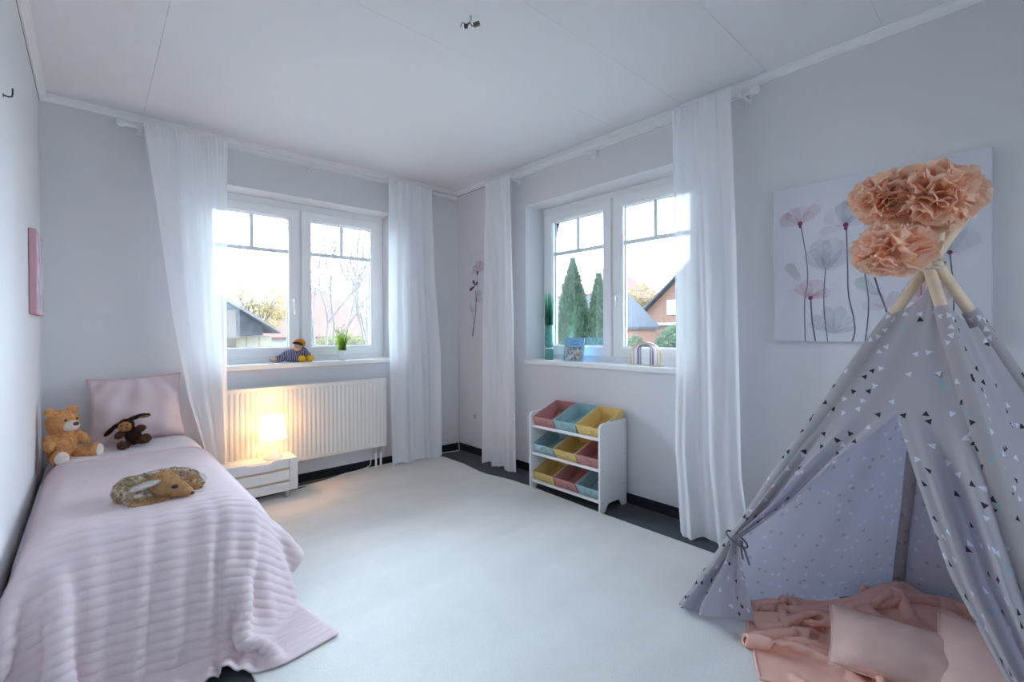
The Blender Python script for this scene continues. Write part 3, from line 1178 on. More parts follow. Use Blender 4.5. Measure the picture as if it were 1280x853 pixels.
spread = empty('bedspread', (0.15, 2.4, 0.49), 'pale pink ribbed plush bedspread draped over the bed to the floor', 'bedspread')
mb, US = coverlet(-0.30, 0.76, 0.06, 1.69, 0.008, 'bedspread', None, None, 4, 110)
o = part(mb, 'throw', M['throw'], spread, smooth=True, recalc=False)
md = o.modifiers.new('thickness', 'SOLIDIFY'); md.thickness = 0.006; md.offset = -1
# head edge: hem binding that follows the first row of the throw
row = US[:, 0]
mb = MB().tube([Vector(p) + Vector((0, 0.0, 0.004)) for p in row[4:-4]], 0.0075, 8)
part(mb, 'hem_binding', M['throw_edge'], spread, smooth=True)

sheet = empty('duvet', (0.13, 3.3, 0.48), 'white-pink duvet showing between the bedspread hem and the pillow', 'duvet')
mb = MB()
Pd = []
for i in range(40):
    x = -0.2 + i * (0.50 + 0.2) / 39
    rowp = []
    for j in range(44):
        y = 2.45 + j * (3.66 - 2.45) / 43
        Hh = float(bed_h(np.array(min(x, 0.62)), np.array(max(y, 2.2))))
        z = Hh + 0.004 * math.sin(9 * x + 5 * y) + (0.014 * smooth01((y - 3.12) / 0.06)) * smooth01((0.5 - x) / 0.1) - 0.002 - 0.02 * smooth01((2.9 - y) / 0.2)
        rowp.append((max(x, XL + 0.006), y, max(z, 0.2)))
    Pd.append(rowp)
mb.grid(Pd)
o = part(mb, 'duvet_cover', cloth('pale_rose_white_duvet', (0.82, 0.75, 0.77), 0.1, 0.02, 6, 400, 0.15), sheet, smooth=True)
md = o.modifiers.new('thickness', 'SOLIDIFY'); md.thickness = 0.02; md.offset = -1
mb = MB()
for i in (38,):
    pass
mb.tube([Vector(Pd[k][24]) + Vector((0, 0.0, 0.004)) for k in range(1, 40)], 0.004, 8)
part(mb, 'piping', M['throw_edge'], sheet, smooth=True)


# ------------------------------------------------------------------ pillows
def pillow_mesh(w, h, t, seed, wr=0.006, corner=0.14, nu=44, nv=36):
    """closed cushion: two bulged faces meeting in a seam; local x = width, z = height, y = thickness"""
    rs = random.Random(seed)
    ph = [rs.uniform(0, 6.28) for _ in range(8)]
    mb = MB()
    for sgn in (-1, 1):
        P = []
        for i in range(nu + 1):
            row = []
            for j in range(nv + 1):
                a, b = 2 * i / nu - 1, 2 * j / nv - 1
                # pillow outline: sides pull in, corners stay out
                x = a * w / 2 * (1 - corner * 0.5 * (1 - b * b) * abs(a) ** 3 * 0.6)
                z = b * h / 2 * (1 - corner * 0.5 * (1 - a * a) * abs(b) ** 3 * 0.6)
                bulge = max(0.0, (1 - abs(a) ** 2.4)) ** 0.55 * max(0.0, (1 - abs(b) ** 2.4)) ** 0.55
                y = sgn * t / 2 * bulge
                edge = 1 - max(abs(a), abs(b))
                q = min(1, edge * 6)
                y += q * sgn * wr * (math.sin(7 * a + 3 * b + ph[0]) * math.sin(4 * b - 3 * a + ph[1]) + 0.5 * math.sin(15 * a * b + 6 * a + ph[2]))
                row.append((x, y, z))
            P.append(row)
        mb.grid(P, flip=(sgn > 0))
    return mb


def cushion(name, w, h, t, Mx, m, label, cat, seed, group=None, wr=0.006, edge=None, partname='cover', corner=0.14):
    root = empty(name, Mx.translation, label, cat, group=group)
    mb = pillow_mesh(w, h, t, seed, wr, corner)
    mb.v = [tuple(Mx @ Vector(p)) for p in mb.v]
    o = part(mb, partname, m, root, smooth=True)
    bm = bmesh.new(); bm.from_mesh(o.data)
    bmesh.ops.remove_doubles(bm, verts=bm.verts, dist=0.0004)
    bmesh.ops.recalc_face_normals(bm, faces=bm.faces)
    bm.to_mesh(o.data); bm.free()
    # seam piping
    pts = []
    nseg = 22
    for (a0, b0, a1, b1) in ((-1, -1, 1, -1), (1, -1, 1, 1), (1, 1, -1, 1), (-1, 1, -1, -1)):
        for k in range(nseg):
            a, b = lerp(a0, a1, k / nseg), lerp(b0, b1, k / nseg)
            x = a * w / 2 * (1 - corner * 0.5 * (1 - b * b) * abs(a) ** 3 * 0.6)
            z = b * h / 2 * (1 - corner * 0.5 * (1 - a * a) * abs(b) ** 3 * 0.6)
            pts.append(Mx @ Vector((x, 0, z)))
    pts.append(pts[0]); 
    m2 = MB().tube(pts, 0.0032, 7)
    part(m2, 'piping', edge or m, root, smooth=True)
    return root


# upright against the back wall, slightly turned and leaning back
Mp = Matrix.Translation((0.198, 3.545, 0.692)) @ Matrix.Rotation(math.radians(-14), 4, 'X') @ Matrix.Rotation(math.radians(-1.5), 4, 'Y') @ Matrix.Rotation(math.radians(2), 4, 'Z')
cushion('pillow', 0.445, 0.385, 0.115, Mp, M['pillow'], 'dusty pink pillow leaning upright against the wall at the bed head', 'pillow', 2, wr=0.010, edge=M['throw_edge'], corner=0.30)


# ------------------------------------------------------------------ plush toys
def fused(name, blobs, mats, root, voxel=0.005, fur=None, smooth_it=4):
    """blobs: (centre, radii, rotation or None, material index): melted into ONE continuous surface, short pile on top"""
    mb = MB()
    for c, r, rot, mi in blobs:
        mb.ellipsoid(c, r, rot, 0, 18, 12)
    tmp = mb.build('tmp', mats[0])
    md = tmp.modifiers.new('r', 'REMESH'); md.mode = 'VOXEL'; md.voxel_size = voxel; md.use_smooth_shade = True
    ms = tmp.modifiers.new('s', 'SMOOTH'); ms.factor = 0.5; ms.iterations = smooth_it
    dg = bpy.context.evaluated_depsgraph_get()
    ev = tmp.evaluated_get(dg)
    me = bpy.data.meshes.new_from_object(ev)
    old = tmp.data
    bpy.data.objects.remove(tmp)
    bpy.data.meshes.remove(old)
    co = np.zeros(len(me.vertices) * 3); me.vertices.foreach_get('co', co); co = co.reshape(-1, 3)
    polys = [tuple(p.vertices) for p in me.polygons]
    nr = np.array([p.normal[:] for p in me.polygons]); ct = np.array([p.center[:] for p in me.polygons])
    ar = np.array([p.area for p in me.polygons])
    bpy.data.meshes.remove(me)
    # material of the nearest blob
    best = np.full(len(ct), 1e9); mi_ = np.zeros(len(ct), int)
    for c, r, rot, mi in blobs:
        r = (r, r, r) if isinstance(r, (int, float)) else r
        d = ct - np.array(c)
        if rot is not None:
            d = d @ np.array(rot)      # R^T d
        q = np.abs(np.sqrt(((d / np.array(r)) ** 2).sum(1)) - 1) * min(r)
        w = q < best
        best[w] = q[w]; mi_[w] = mi
    out = MB()
    out.v = [tuple(p) for p in co]; out.f = polys; out.m = list(map(int, mi_))
    if fur:
        n, ln, wd_, lay = fur
        rg_ = np.random.RandomState(len(polys))
        idx = rg_.choice(len(ct), n, p=ar / ar.sum())
        for i in idx:
            vs = co[list(polys[i])]
            w = rg_.dirichlet(np.ones(len(vs)))
            p = (vs * w[:, None]).sum(0)
            nn = nr[i]
            d = nn + rg_.randn(3) * 0.45 + np.array(lay)
            d /= np.linalg.norm(d)
            sd = np.cross(d, rg_.randn(3)); sd /= np.linalg.norm(sd) + 1e-9
            L_ = ln * rg_.uniform(0.6, 1.2)
            b0 = p - nn * 0.001
            mid = b0 + d * L_ * 0.55
            tip = b0 + d * L_ + (np.array(lay) * 0.4 + rg_.randn(3) * 0.2) * L_ * 0.5
            k = len(out.v)
            out.v += [tuple(b0 - sd * wd_), tuple(b0 + sd * wd_), tuple(mid + sd * wd_ * 0.7), tuple(mid - sd * wd_ * 0.7), tuple(tip)]
            out.f += [(k, k + 1, k + 2, k + 3), (k + 3, k + 2, k + 4)]
            out.m += [int(mi_[i])] * 2
    return part(out, name, mats, root, smooth=True, recalc=False)


def plush(name, color, var=0.2, vs=60):
    return mat(name, color, 0.95, 0.08, var, vs, 500, 0.4, 0.002)


def rot_to(d, up=(0, 0, 1)):
    """rotation whose local z points along d"""
    d = Vector(d).normalized()
    return d.to_track_quat('Z', 'Y').to_matrix()


# --- teddy bear, sitting in the corner of bed and wall, facing into the room
TB = plush('honey_plush', (0.66, 0.34, 0.14))
TW = plush('cream_plush', (0.78, 0.70, 0.62), 0.08)
tb = empty('teddy_bear', (-0.105, 3.30, 0.49), 'honey brown teddy bear sitting on the bed against the left wall', 'teddy bear')
tx = Matrix.Translation((-0.122, 3.345, 0.472)) @ Matrix.Rotation(math.radians(38), 4, 'Z')
# local axes: -y is the bear's front


def L3(p): return tuple(tx @ Vector(p))


def RT(m): return tx.to_3x3() @ m


I3 = Matrix.Identity(3)
blobs = [(L3((0, 0.0, 0.085)), (0.062, 0.056, 0.085), RT(I3), 0),
         (L3((0, -0.012, 0.205)), (0.066, 0.062, 0.062), RT(I3), 0),
         (L3((0, -0.01, 0.150)), (0.048, 0.045, 0.04), RT(I3), 0),
         (L3((0.052, -0.004, 0.262)), (0.024, 0.014, 0.024), RT(I3), 0),
         (L3((-0.052, -0.004, 0.262)), (0.024, 0.014, 0.024), RT(I3), 0),
         (L3((0.072, -0.028, 0.115)), (0.025, 0.026, 0.052), RT(rot_to((0.45, -0.55, -0.8))), 0),
         (L3((-0.072, -0.028, 0.115)), (0.025, 0.026, 0.052), RT(rot_to((-0.45, -0.55, -0.8))), 0),
         (L3((0.055, -0.066, 0.038)), (0.034, 0.034, 0.056), RT(rot_to((0.42, -1, -0.02))), 0),
         (L3((-0.055, -0.066, 0.038)), (0.034, 0.034, 0.056), RT(rot_to((-0.42, -1, -0.02))), 0),
         (L3((0.083, -0.108, 0.044)), (0.036, 0.022, 0.042), RT(Matrix.Rotation(math.radians(20), 3, 'Z')), 0),
         (L3((-0.083, -0.108, 0.044)), (0.036, 0.022, 0.042), RT(Matrix.Rotation(math.radians(-20), 3, 'Z')), 0)]
fused('body', blobs, [TB], tb, 0.005, (9000, 0.008, 0.0011, (0, 0, -0.3)))
fused('muzzle', [(L3((0, -0.064, 0.190)), (0.036, 0.030, 0.028), RT(I3), 0)], [TW], tb, 0.003, (1500, 0.005, 0.001, (0, 0, -0.2)))
mb = MB().ellipsoid(L3((0, -0.096, 0.201)), (0.0135, 0.010, 0.010), tx.to_3x3())
part(mb, 'nose', M['nose'], tb, smooth=True)
for sx in (-1, 1):
    mb = MB().ellipsoid(L3((sx * 0.026, -0.066, 0.222)), 0.0062)
    part(mb, 'eye', M['black'], tb, smooth=True)
    fused('foot_pad', [(L3((sx * 0.0895, -0.127, 0.044)), (0.029, 0.009, 0.034), RT(Matrix.Rotation(math.radians(20 * sx), 3, 'Z')), 0)], [TW], tb, 0.0028, (900, 0.004, 0.001, (0, 0, 0)))

# --- floppy-eared brown dog in front of the pillow
DB = plush('dark_brown_plush', (0.055, 0.026, 0.018), 0.35)
DM = plush('mid_brown_plush', (0.12, 0.055, 0.035), 0.3)
DF = plush('tan_plush', (0.50, 0.26, 0.09), 0.2)
dgx = empty('plush_dog', (0.16, 3.36, 0.50), 'small dark brown plush dog with long floppy ears, leaning on the pillow', 'plush toy')
tx = Matrix.Translation((0.168, 3.41, 0.497)) @ Matrix.Rotation(math.radians(-6), 4, 'Z') @ Matrix.Rotation(math.radians(-8), 4, 'Y')
blobs = [(L3((0.01, 0, 0.052)), (0.036, 0.032, 0.050), RT(I3), 0),
         (L3((-0.012, -0.004, 0.122)), (0.036, 0.032, 0.034), RT(I3), 0),
         (L3((-0.004, 0.0, 0.095)), (0.028, 0.026, 0.022), RT(I3), 0),
         (L3((-0.046, -0.014, 0.075)), (0.018, 0.018, 0.026), RT(rot_to((-0.8, -0.5, -0.4))), 1),
         (L3((0.048, -0.014, 0.088)), (0.019, 0.019, 0.028), RT(rot_to((0.8, -0.5, 0.2))), 1),
         (L3((-0.028, -0.045, 0.018)), (0.020, 0.018, 0.034), RT(rot_to((-0.5, -1, 0))), 1),
         (L3((0.048, -0.042, 0.026)), (0.022, 0.020, 0.034), RT(rot_to((0.6, -1, 0.1))), 1),
         (L3((-0.040, -0.070, 0.024)), (0.022, 0.014, 0.024), RT(I3), 1),
         (L3((0.066, -0.066, 0.034)), (0.026, 0.015, 0.027), RT(I3), 1)]
fused('body', blobs, [DB, DM], dgx, 0.004, (7000, 0.007, 0.001, (0, 0, -0.3)))
fused('face', [(L3((-0.016, -0.030, 0.118)), (0.030, 0.016, 0.026), RT(I3), 0), (L3((-0.006, -0.042, 0.110)), (0.019, 0.017, 0.015), RT(I3), 0)], [DF], dgx, 0.003, (1800, 0.005, 0.0009, (0, 0, -0.2)))
for sx in (-1, 1):
    if sx < 0:
        eb = [(L3((-0.052, 0.0, 0.128)), (0.014, 0.010, 0.030), RT(rot_to((-1, 0, -0.45))), 0), (L3((-0.086, 0.0, 0.104)), (0.018, 0.010, 0.034), RT(rot_to((-0.9, 0, -0.75))), 0)]
    else:
        eb = [(L3((0.028, 0.0, 0.152)), (0.014, 0.010, 0.032), RT(rot_to((1, 0, 0.22))), 0), (L3((0.070, -0.002, 0.156)), (0.017, 0.010, 0.034), RT(rot_to((1, 0, -0.12))), 0)]
    e_ = fused('ear', eb, [DB], dgx, 0.0035, (1500, 0.006, 0.001, (0, 0, -0.2)))
    if sx > 0:
        fused('ear_lining', [(L3((0.072, -0.010, 0.154)), (0.011, 0.004, 0.027), RT(rot_to((1, 0, -0.12))), 0)], [DF], e_, 0.0025, (400, 0.004, 0.0008, (0, 0, 0)))
    mb = MB().ellipsoid(L3((-0.016 + sx * 0.013, -0.045, 0.128)), 0.0042)
    part(mb, 'eye', M['black'], dgx, smooth=True)
mb = MB().ellipsoid(L3((-0.006, -0.059, 0.114)), (0.006, 0.005, 0.0045))
part(mb, 'nose', M['nose'], dgx, smooth=True)


# --- curled-up fawn on the bedspread
def fawn_fur():
    m, t, b, o = nt('speckled_fawn_plush')
    setp(b, (0.3, 0.2, 0.12), 0.95, 0.08)
    v = coords(t)
    n1 = noise_tex(t, v, 70, 3)
    base = ramp(t, n1.outputs['Fac'], [(0.32, (0.24, 0.16, 0.10)), (0.5, (0.48, 0.37, 0.25)), (0.68, (0.68, 0.58, 0.45))])
    n2 = noise_tex(t, v, 34, 1)
    sp = ramp(t, n2.outputs['Fac'], [(0.62, (0, 0, 0)), (0.68, (1, 1, 1))])
    mx = N(t, 'ShaderNodeMixRGB')
    t.links.new(sp, mx.inputs[0]); t.links.new(base, mx.inputs[1])
    mx.inputs[2].default_value = (0.75, 0.70, 0.62, 1)
    t.links.new(mx.outputs[0], b.inputs['Base Color'])
    return m


FS = fawn_fur()
FT = plush('tan_fawn_plush', (0.50, 0.29, 0.14), 0.18)
FG = plush('pale_grey_plush', (0.62, 0.58, 0.54), 0.1)
FWH = plush('white_plush', (0.82, 0.80, 0.78), 0.05)
fw = empty('plush_fawn', (0.185, 2.33, 0.49), 'curled-up speckled plush fawn lying on the pink bedspread', 'plush toy')
tx = Matrix.Translation((0.186, 2.285, 0.490)) @ Matrix.Rotation(math.radians(-4), 4, 'Z') @ Matrix.Scale(0.95, 4)
blobs = []
# the back is an arc: hips right-back, along the far side to the shoulders at the left
arc = []
for k in range(9):
    a = math.radians(15 + k * 24)
    arc.append((0.100 * math.cos(a) + 0.008, 0.082 * math.sin(a) + 0.012, 0.042 + 0.005 * math.sin(k)))
for k, p in enumerate(arc):
    q = arc[min(k + 1, 8)]; p0 = arc[max(k - 1, 0)]
    d = Vector(q) - Vector(p0)
    r = (0.050, 0.050, 0.052, 0.052, 0.052, 0.054, 0.056, 0.055, 0.046)[k]
    blobs.append((L3(p), (r * 0.92, r * 0.92, 0.055), RT(rot_to(d)), 0))
blobs += [(L3((0.02, -0.01, 0.03)), (0.07, 0.05, 0.034), RT(I3), 0),
          (L3((0.118, -0.008, 0.030)), (0.044, 0.026, 0.030), RT(Matrix.Rotation(math.radians(25), 3, 'Z')), 1),
          (L3((0.088, -0.030, 0.018)), (0.05, 0.018, 0.017), RT(Matrix.Rotation(math.radians(25), 3, 'Z')), 1),
          (L3((-0.02, -0.098, 0.016)), (0.072, 0.020, 0.016), RT(Matrix.Rotation(math.radians(10), 3, 'Z')), 1),
          (L3((-0.055, -0.058, 0.040)), (0.055, 0.045, 0.040), RT(I3), 0)]
fused('body', blobs, [FS, FT], fw, 0.005, (15000, 0.010, 0.0011, (0.1, 0, -0.2)))
hd = [(L3((0.022, -0.070, 0.072)), (0.056, 0.046, 0.052), RT(Matrix.Rotation(math.radians(12), 3, 'Y')), 0),
      (L3((0.062, -0.084, 0.050)), (0.044, 0.034, 0.034), RT(Matrix.Rotation(math.radians(24), 3, 'Y')), 0),
      (L3((0.090, -0.090, 0.034)), (0.026, 0.026, 0.023), RT(I3), 0),
      (L3((-0.015, -0.05, 0.06)), (0.04, 0.035, 0.036), RT(I3), 0)]
h_ = fused('head', hd, [FT], fw, 0.004, (6000, 0.006, 0.0009, (-0.2, 0, -0.2)))
mb = MB().ellipsoid(L3((0.056, -0.115, 0.066)), (0.011, 0.006, 0.008))
part(mb, 'eye', M['black'], h_, smooth=True)
mb = MB().ellipsoid(L3((0.046, -0.046, 0.078)), (0.010, 0.006, 0.007))
part(mb, 'eye', M['black'], h_, smooth=True)
mb = MB().ellipsoid(L3((0.113, -0.101, 0.026)), (0.009, 0.011, 0.007))
part(mb, 'nose', M['nose'], h_, smooth=True)
fused('ear', [(L3((-0.034, -0.104, 0.088)), (0.024, 0.009, 0.056), RT(rot_to((-1, -0.2, -0.22))), 0)], [FG], h_, 0.0035, (1200, 0.005, 0.0009, (-0.3, 0, 0)))
fused('ear', [(L3((-0.004, -0.028, 0.112)), (0.015, 0.007, 0.036), RT(rot_to((-1, 0.5, 0.05))), 0)], [FG], h_, 0.0035, (800, 0.005, 0.0009, (-0.3, 0, 0)))
fused('tail', [(L3((0.150, 0.020, 0.042)), (0.018, 0.016, 0.026), RT(I3), 0)], [FWH], fw, 0.0035, (900, 0.008, 0.001, (0.4, 0, 0)))

# --- striped doll lying on the sill of the back window
DS, n_ = mat('violet_striped_knit', (0.16, 0.14, 0.24), 0.95, 0.05), None
t = DS.node_tree; b = t.nodes['Principled BSDF']
for l in list(t.links):
    if l.to_socket == b.inputs['Base Color']: t.links.remove(l)
wv = N(t, 'ShaderNodeTexWave'); wv.inputs['Scale'].default_value = 22; wv.inputs['Distortion'].default_value = 6
t.links.new(coords(t), wv.inputs['Vector'])
t.links.new(ramp(t, wv.outputs['Fac'], [(0.25, (0.07, 0.07, 0.12)), (0.5, (0.26, 0.20, 0.38)), (0.8, (0.45, 0.42, 0.55))]), b.inputs['Base Color'])
DY = plush('yellow_plush', (0.86, 0.55, 0.04), 0.08)
DO = plush('orange_plush', (0.80, 0.36, 0.05), 0.15)
DK = plush('peach_skin_plush', (0.72, 0.46, 0.32), 0.06)
DH = plush('dark_hair_plush', (0.05, 0.05, 0.06), 0.2)
dl = empty('plush_doll', (1.15, YB + 0.08, SILL), 'striped plush doll with orange hat and yellow feet slumped on the window sill', 'plush toy')
tx = Matrix.Translation((1.130, YB + 0.085, SILL))
blobs = [(L3((0.00, 0.0, 0.050)), (0.075, 0.045, 0.047), RT(I3), 0),
         (L3((0.075, 0.012, 0.062)), (0.052, 0.042, 0.055), RT(I3), 0),
         (L3((-0.075, 0.0, 0.034)), (0.052, 0.024, 0.026), RT(Matrix.Rotation(math.radians(-14), 3, 'Y')), 0),
         (L3((0.105, -0.015, 0.045)), (0.034, 0.03, 0.034), RT(I3), 0),
         (L3((0.03, -0.03, 0.032)), (0.045, 0.03, 0.03), RT(I3), 0)]
fused('body', blobs, [DS], dl, 0.005, (3500, 0.006, 0.001, (0, 0, -0.2)))
fused('head', [(L3((0.035, -0.012, 0.112)), (0.036, 0.034, 0.036), RT(I3), 0), (L3((0.026, -0.042, 0.100)), (0.024, 0.016, 0.018), RT(I3), 0)], [DK], dl, 0.004)
fused('hair', [(L3((0.040, -0.020, 0.140)), (0.038, 0.028, 0.012), RT(Matrix.Rotation(math.radians(15), 3, 'Y')), 0)], [DH], dl, 0.004, (900, 0.006, 0.001, (0, -0.3, -0.3)))
fused('hat', [(L3((0.066, 0.008, 0.142)), (0.036, 0.034, 0.034), RT(I3), 0), (L3((0.05, 0.004, 0.158)), (0.028, 0.026, 0.016), RT(I3), 0)], [DO], dl, 0.004, (1500, 0.006, 0.001, (0, 0, 0)))
for x in (0.055, 0.115):
    fused('foot', [(L3((x, -0.058, 0.026)), (0.028, 0.026, 0.025), RT(I3), 0)], [DY], dl, 0.004, (900, 0.005, 0.001, (0, 0, 0)))
fused('hand', [(L3((-0.132, -0.006, 0.026)), (0.026, 0.02, 0.02), RT(I3), 0)], [DK], dl, 0.004)
for sx in (-1, 1):
    mb = MB().ellipsoid(L3((0.030 + sx * 0.013, -0.047, 0.118)), 0.0035)
    part(mb, 'eye', M['black'], dl, smooth=True)


# ------------------------------------------------------------------ things on the sills
def blades(mb, n, c, r0, hmin, hmax, spread_, w, rr, upz=0.0):
    for k in range(n):
        a = rr.uniform(0, 2 * PI); q = r0 * math.sqrt(rr.random())
        p = Vector((c[0] + q * math.cos(a), c[1] + q * math.sin(a), c[2]))
        d = Vector((math.cos(a), math.sin(a), 0)) * spread_ * rr.uniform(0.1, 1) * (0.3 + q / r0)
        h = rr.uniform(hmin, hmax)
        s = Vector((-math.sin(a + 1), math.cos(a + 1), 0)) * w
        P = []
        for j in range(5):
            t_ = j / 4
            ctr = p + d * (t_ ** 1.8) * h + Vector((0, 0, h * t_))
            ww = s * (1 - t_ ** 2) + s * 0.05
            P.append([ctr - ww, ctr + ww])
        mb.grid(P)


GR = cloth('grass_green', (0.28, 0.42, 0.06), 0.35, 0.35, 30, 200, 0.1)
GR2 = cloth('teal_green_grass', (0.10, 0.30, 0.20), 0.3, 0.35, 20, 200, 0.1)
pt_ = empty('potted_grass', (1.520, YB + 0.085, SILL), 'small potted grass with white blossoms on the back window sill', 'potted plant')
px_, py_, pz_ = 1.520, YB + 0.085, SILL
mb = MB().lathe([(0.026, 0), (0.028, 0.002), (0.036, 0.074), (0.037, 0.078), (0.034, 0.078), (0.032, 0.066)], 32, (px_, py_, pz_))
part(mb, 'pot', M['trim'], pt_, smooth=True)
mb = MB().lathe([(0.0005, 0.068), (0.0325, 0.067)], 24, (px_, py_, pz_), cap=False)
part(mb, 'soil', mat('potting_soil', (0.06, 0.045, 0.03), 0.95, 0.05, 0.3, 200), pt_)
mb = MB(); blades(mb, 130, (px_, py_, pz_ + 0.066), 0.028, 0.11, 0.23, 0.36, 0.0024, random.Random(3))
part(mb, 'grass_blades', GR, pt_)
mb = MB(); rr = random.Random(5)
for k in range(9):
    q = Vector((px_ + rr.uniform(-0.04, 0.02), py_ + rr.uniform(-0.02, 0.02), pz_ + rr.uniform(0.21, 0.295)))
    mb.tube([Vector((px_, py_, pz_ + 0.08)), lerp(Vector((px_, py_, pz_ + 0.08)), q, 0.6) + Vector((0.004, 0, 0)), q], 0.0009, 5)
part(mb, 'flower_stems', GR, pt_)
mb = MB(); rr = random.Random(5)
for k in range(9):
    q = Vector((px_ + rr.uniform(-0.04, 0.02), py_ + rr.uniform(-0.02, 0.02), pz_ + rr.uniform(0.21, 0.295)))
    for a in range(5):
        d = Vector((math.cos(a * 1.2566 + k), rr.uniform(-0.5, 0.5), math.sin(a * 1.2566 + k)))
        mb.ellipsoid(q + d * 0.008, (0.0055, 0.003, 0.007), rot_to(d), 0, 8, 6)
part(mb, 'blossoms', cloth('white_petals', (0.85, 0.86, 0.9), 0.4), pt_, smooth=True)

gb = empty('grass_bundle', (XR + 0.08, 2.56, SILL), 'tall narrow teal vase of green grass at the left end of the right sill', 'vase of grass')
gx, gy = XR + 0.085, 2.562
mb = MB().lathe([(0.032, 0), (0.034, 0.003), (0.034, 0.085), (0.0345, 0.088)], 28, (gx, gy, SILL))
part(mb, 'vase', mat('teal_glazed_vase', (0.10, 0.30, 0.27), 0.3, 0.5, 0.15, 20), gb, smooth=True)
mb = MB().lathe([(0.0345, 0.087), (0.0368, 0.090), (0.0368, 0.094), (0.0345, 0.097)], 28, (gx, gy, SILL))
part(mb, 'string_tie', M['trim'], gb, smooth=True)
mb = MB().lathe([(0.0335, 0.09), (0.034, 0.13), (0.033, 0.27), (0.0315, 0.275), (0.031, 0.26)], 28, (gx, gy, SILL))
part(mb, 'wrap', mat('teal_wrap', (0.12, 0.34, 0.28), 0.5, 0.3, 0.25, 40), gb, smooth=True)
mb = MB(); blades(mb, 220, (gx, gy, SILL + 0.10), 0.028, 0.26, 0.47, 0.02, 0.003, random.Random(9))
part(mb, 'grass_blades', GR2, gb)


def cover_mat():
    m, t, b, o = nt('book_cover_collage')
    setp(b, (0.5, 0.5, 0.5), 0.35, 0.4)
    v = coords(t)
    vo = N(t, 'ShaderNodeTexVoronoi'); vo.inputs['Scale'].default_value = 62
    t.links.new(v, vo.inputs['Vector'])
    sp = N(t, 'ShaderNodeSeparateColor'); t.links.new(vo.outputs['Color'], sp.inputs[0])
    c = ramp(t, sp.outputs[0], [(0.0, (0.05, 0.09, 0.14)), (0.2, (0.55, 0.58, 0.62)), (0.4, (0.3, 0.42, 0.55)), (0.55, (0.75, 0.75, 0.76)), (0.68, (0.30, 0.22, 0.36)), (0.8, (0.6, 0.45, 0.2)), (0.92, (0.12, 0.3, 0.24))])
    t.links.new(c, b.inputs['Base Color'])
    return m


bk = empty('picture_book', (XR + 0.085, 2.308, SILL), 'blue picture book standing upright on the right window sill', 'book')
By0, By1, Bz = 2.217, 2.399, 0.178
bX = Matrix.Translation((XR + 0.075, 0, SILL)) @ Matrix.Rotation(math.radians(9), 4, 'Y')
tf = lambda p: bX @ p
mb = MB().box((0, By0, 0.001), (0.009, By1, Bz), 0, tf)
part(mb, 'page_block', M['trim'], bk)
mb = MB()
mb.box((-0.0022, By0 - 0.002, 0.0), (0.0, By1 + 0.003, Bz + 0.002), 0, tf); mb.box((0.009, By0 - 0.002, 0.0), (0.0112, By1 + 0.003, Bz + 0.002), 0, tf)
mb.box((-0.0022, By1 + 0.001, 0.0), (0.0112, By1 + 0.0032, Bz + 0.002), 0, tf)
part(mb, 'cover', mat('light_blue_cover', (0.20, 0.47, 0.74), 0.35, 0.4, 0.04), bk)
mb = MB().box((-0.0028, By0 + 0.002, 0.003), (-0.0021, By1 - 0.001, 0.108), 0, tf)
part(mb, 'cover_picture', cover_mat(), bk)
mb = MB()
mb.box((-0.0028, 2.262, 0.127), (-0.0021, 2.345, 0.1335), 0, tf)
mb.box((-0.0028, 2.270, 0.150), (-0.0021, 2.340, 0.1545), 0, tf)
part(mb, 'title_bars', mat('cover_dark_blue', (0.05, 0.22, 0.48), 0.4), bk)

rb = empty('rainbow_stacker', (XR + 0.06, 1.668, SILL), 'toy rainbow of nested coloured arches on the right window sill', 'toy')
rcol = [('yellow', (0.80, 0.66, 0.30)), ('rose', (0.70, 0.52, 0.58)), ('white', (0.82, 0.80, 0.80)), ('plum', (0.30, 0.12, 0.22)), ('teal', (0.22, 0.38, 0.44))]
mb = MB().box((XR + 0.020, 1.548, SILL), (XR + 0.088, 1.792, SILL + 0.006))
part(mb, 'base_board', mat('pale_birch', (0.76, 0.70, 0.52), 0.5, 0.3, 0.06, 30), rb, bevel=0.003)
for k, (nm, c) in enumerate(rcol):
    rad_ = 0.110 - k * 0.0175
    hh_ = 0.150 - rad_ * 0.62 - k * 0.005
    pts, inn = [], []
    for q in range(29):
        a = PI * q / 28
        pts.append((rad_ * math.cos(a), max(hh_, 0.02) + rad_ * 0.62 * math.sin(a)))
        inn.append(((rad_ - 0.006) * math.cos(a), max(hh_, 0.02) + (rad_ * 0.62 - 0.006) * math.sin(a)))
    outl = [(rad_, 0)] + pts + [(-rad_, 0), (-rad_ + 0.006, 0)] + inn[::-1] + [(rad_ - 0.006, 0)]
    mb = MB()
    # two quads rows so that the arch stays hollow
    o_ = [(rad_, 0)] + pts + [(-rad_, 0)]
    i_ = [(rad_ - 0.006, 0)] + inn + [(-rad_ + 0.006, 0)]
    sec = []
    for (a, b_), (a2, b2) in zip(o_, i_):
        sec.append([(XR + 0.048, 1.670 + a, SILL + 0.006 + b_), (XR + 0.058, 1.670 + a, SILL + 0.006 + b_), (XR + 0.058, 1.670 + a2, SILL + 0.006 + b2), (XR + 0.048, 1.670 + a2, SILL + 0.006 + b2)])
    mb.grid(sec, wrap_v=True)
    p_ = part(mb, 'arch', mat('painted_wood_' + nm, c, 0.45, 0.35, 0.04), rb)
    p_['label'] = nm + ' arch'


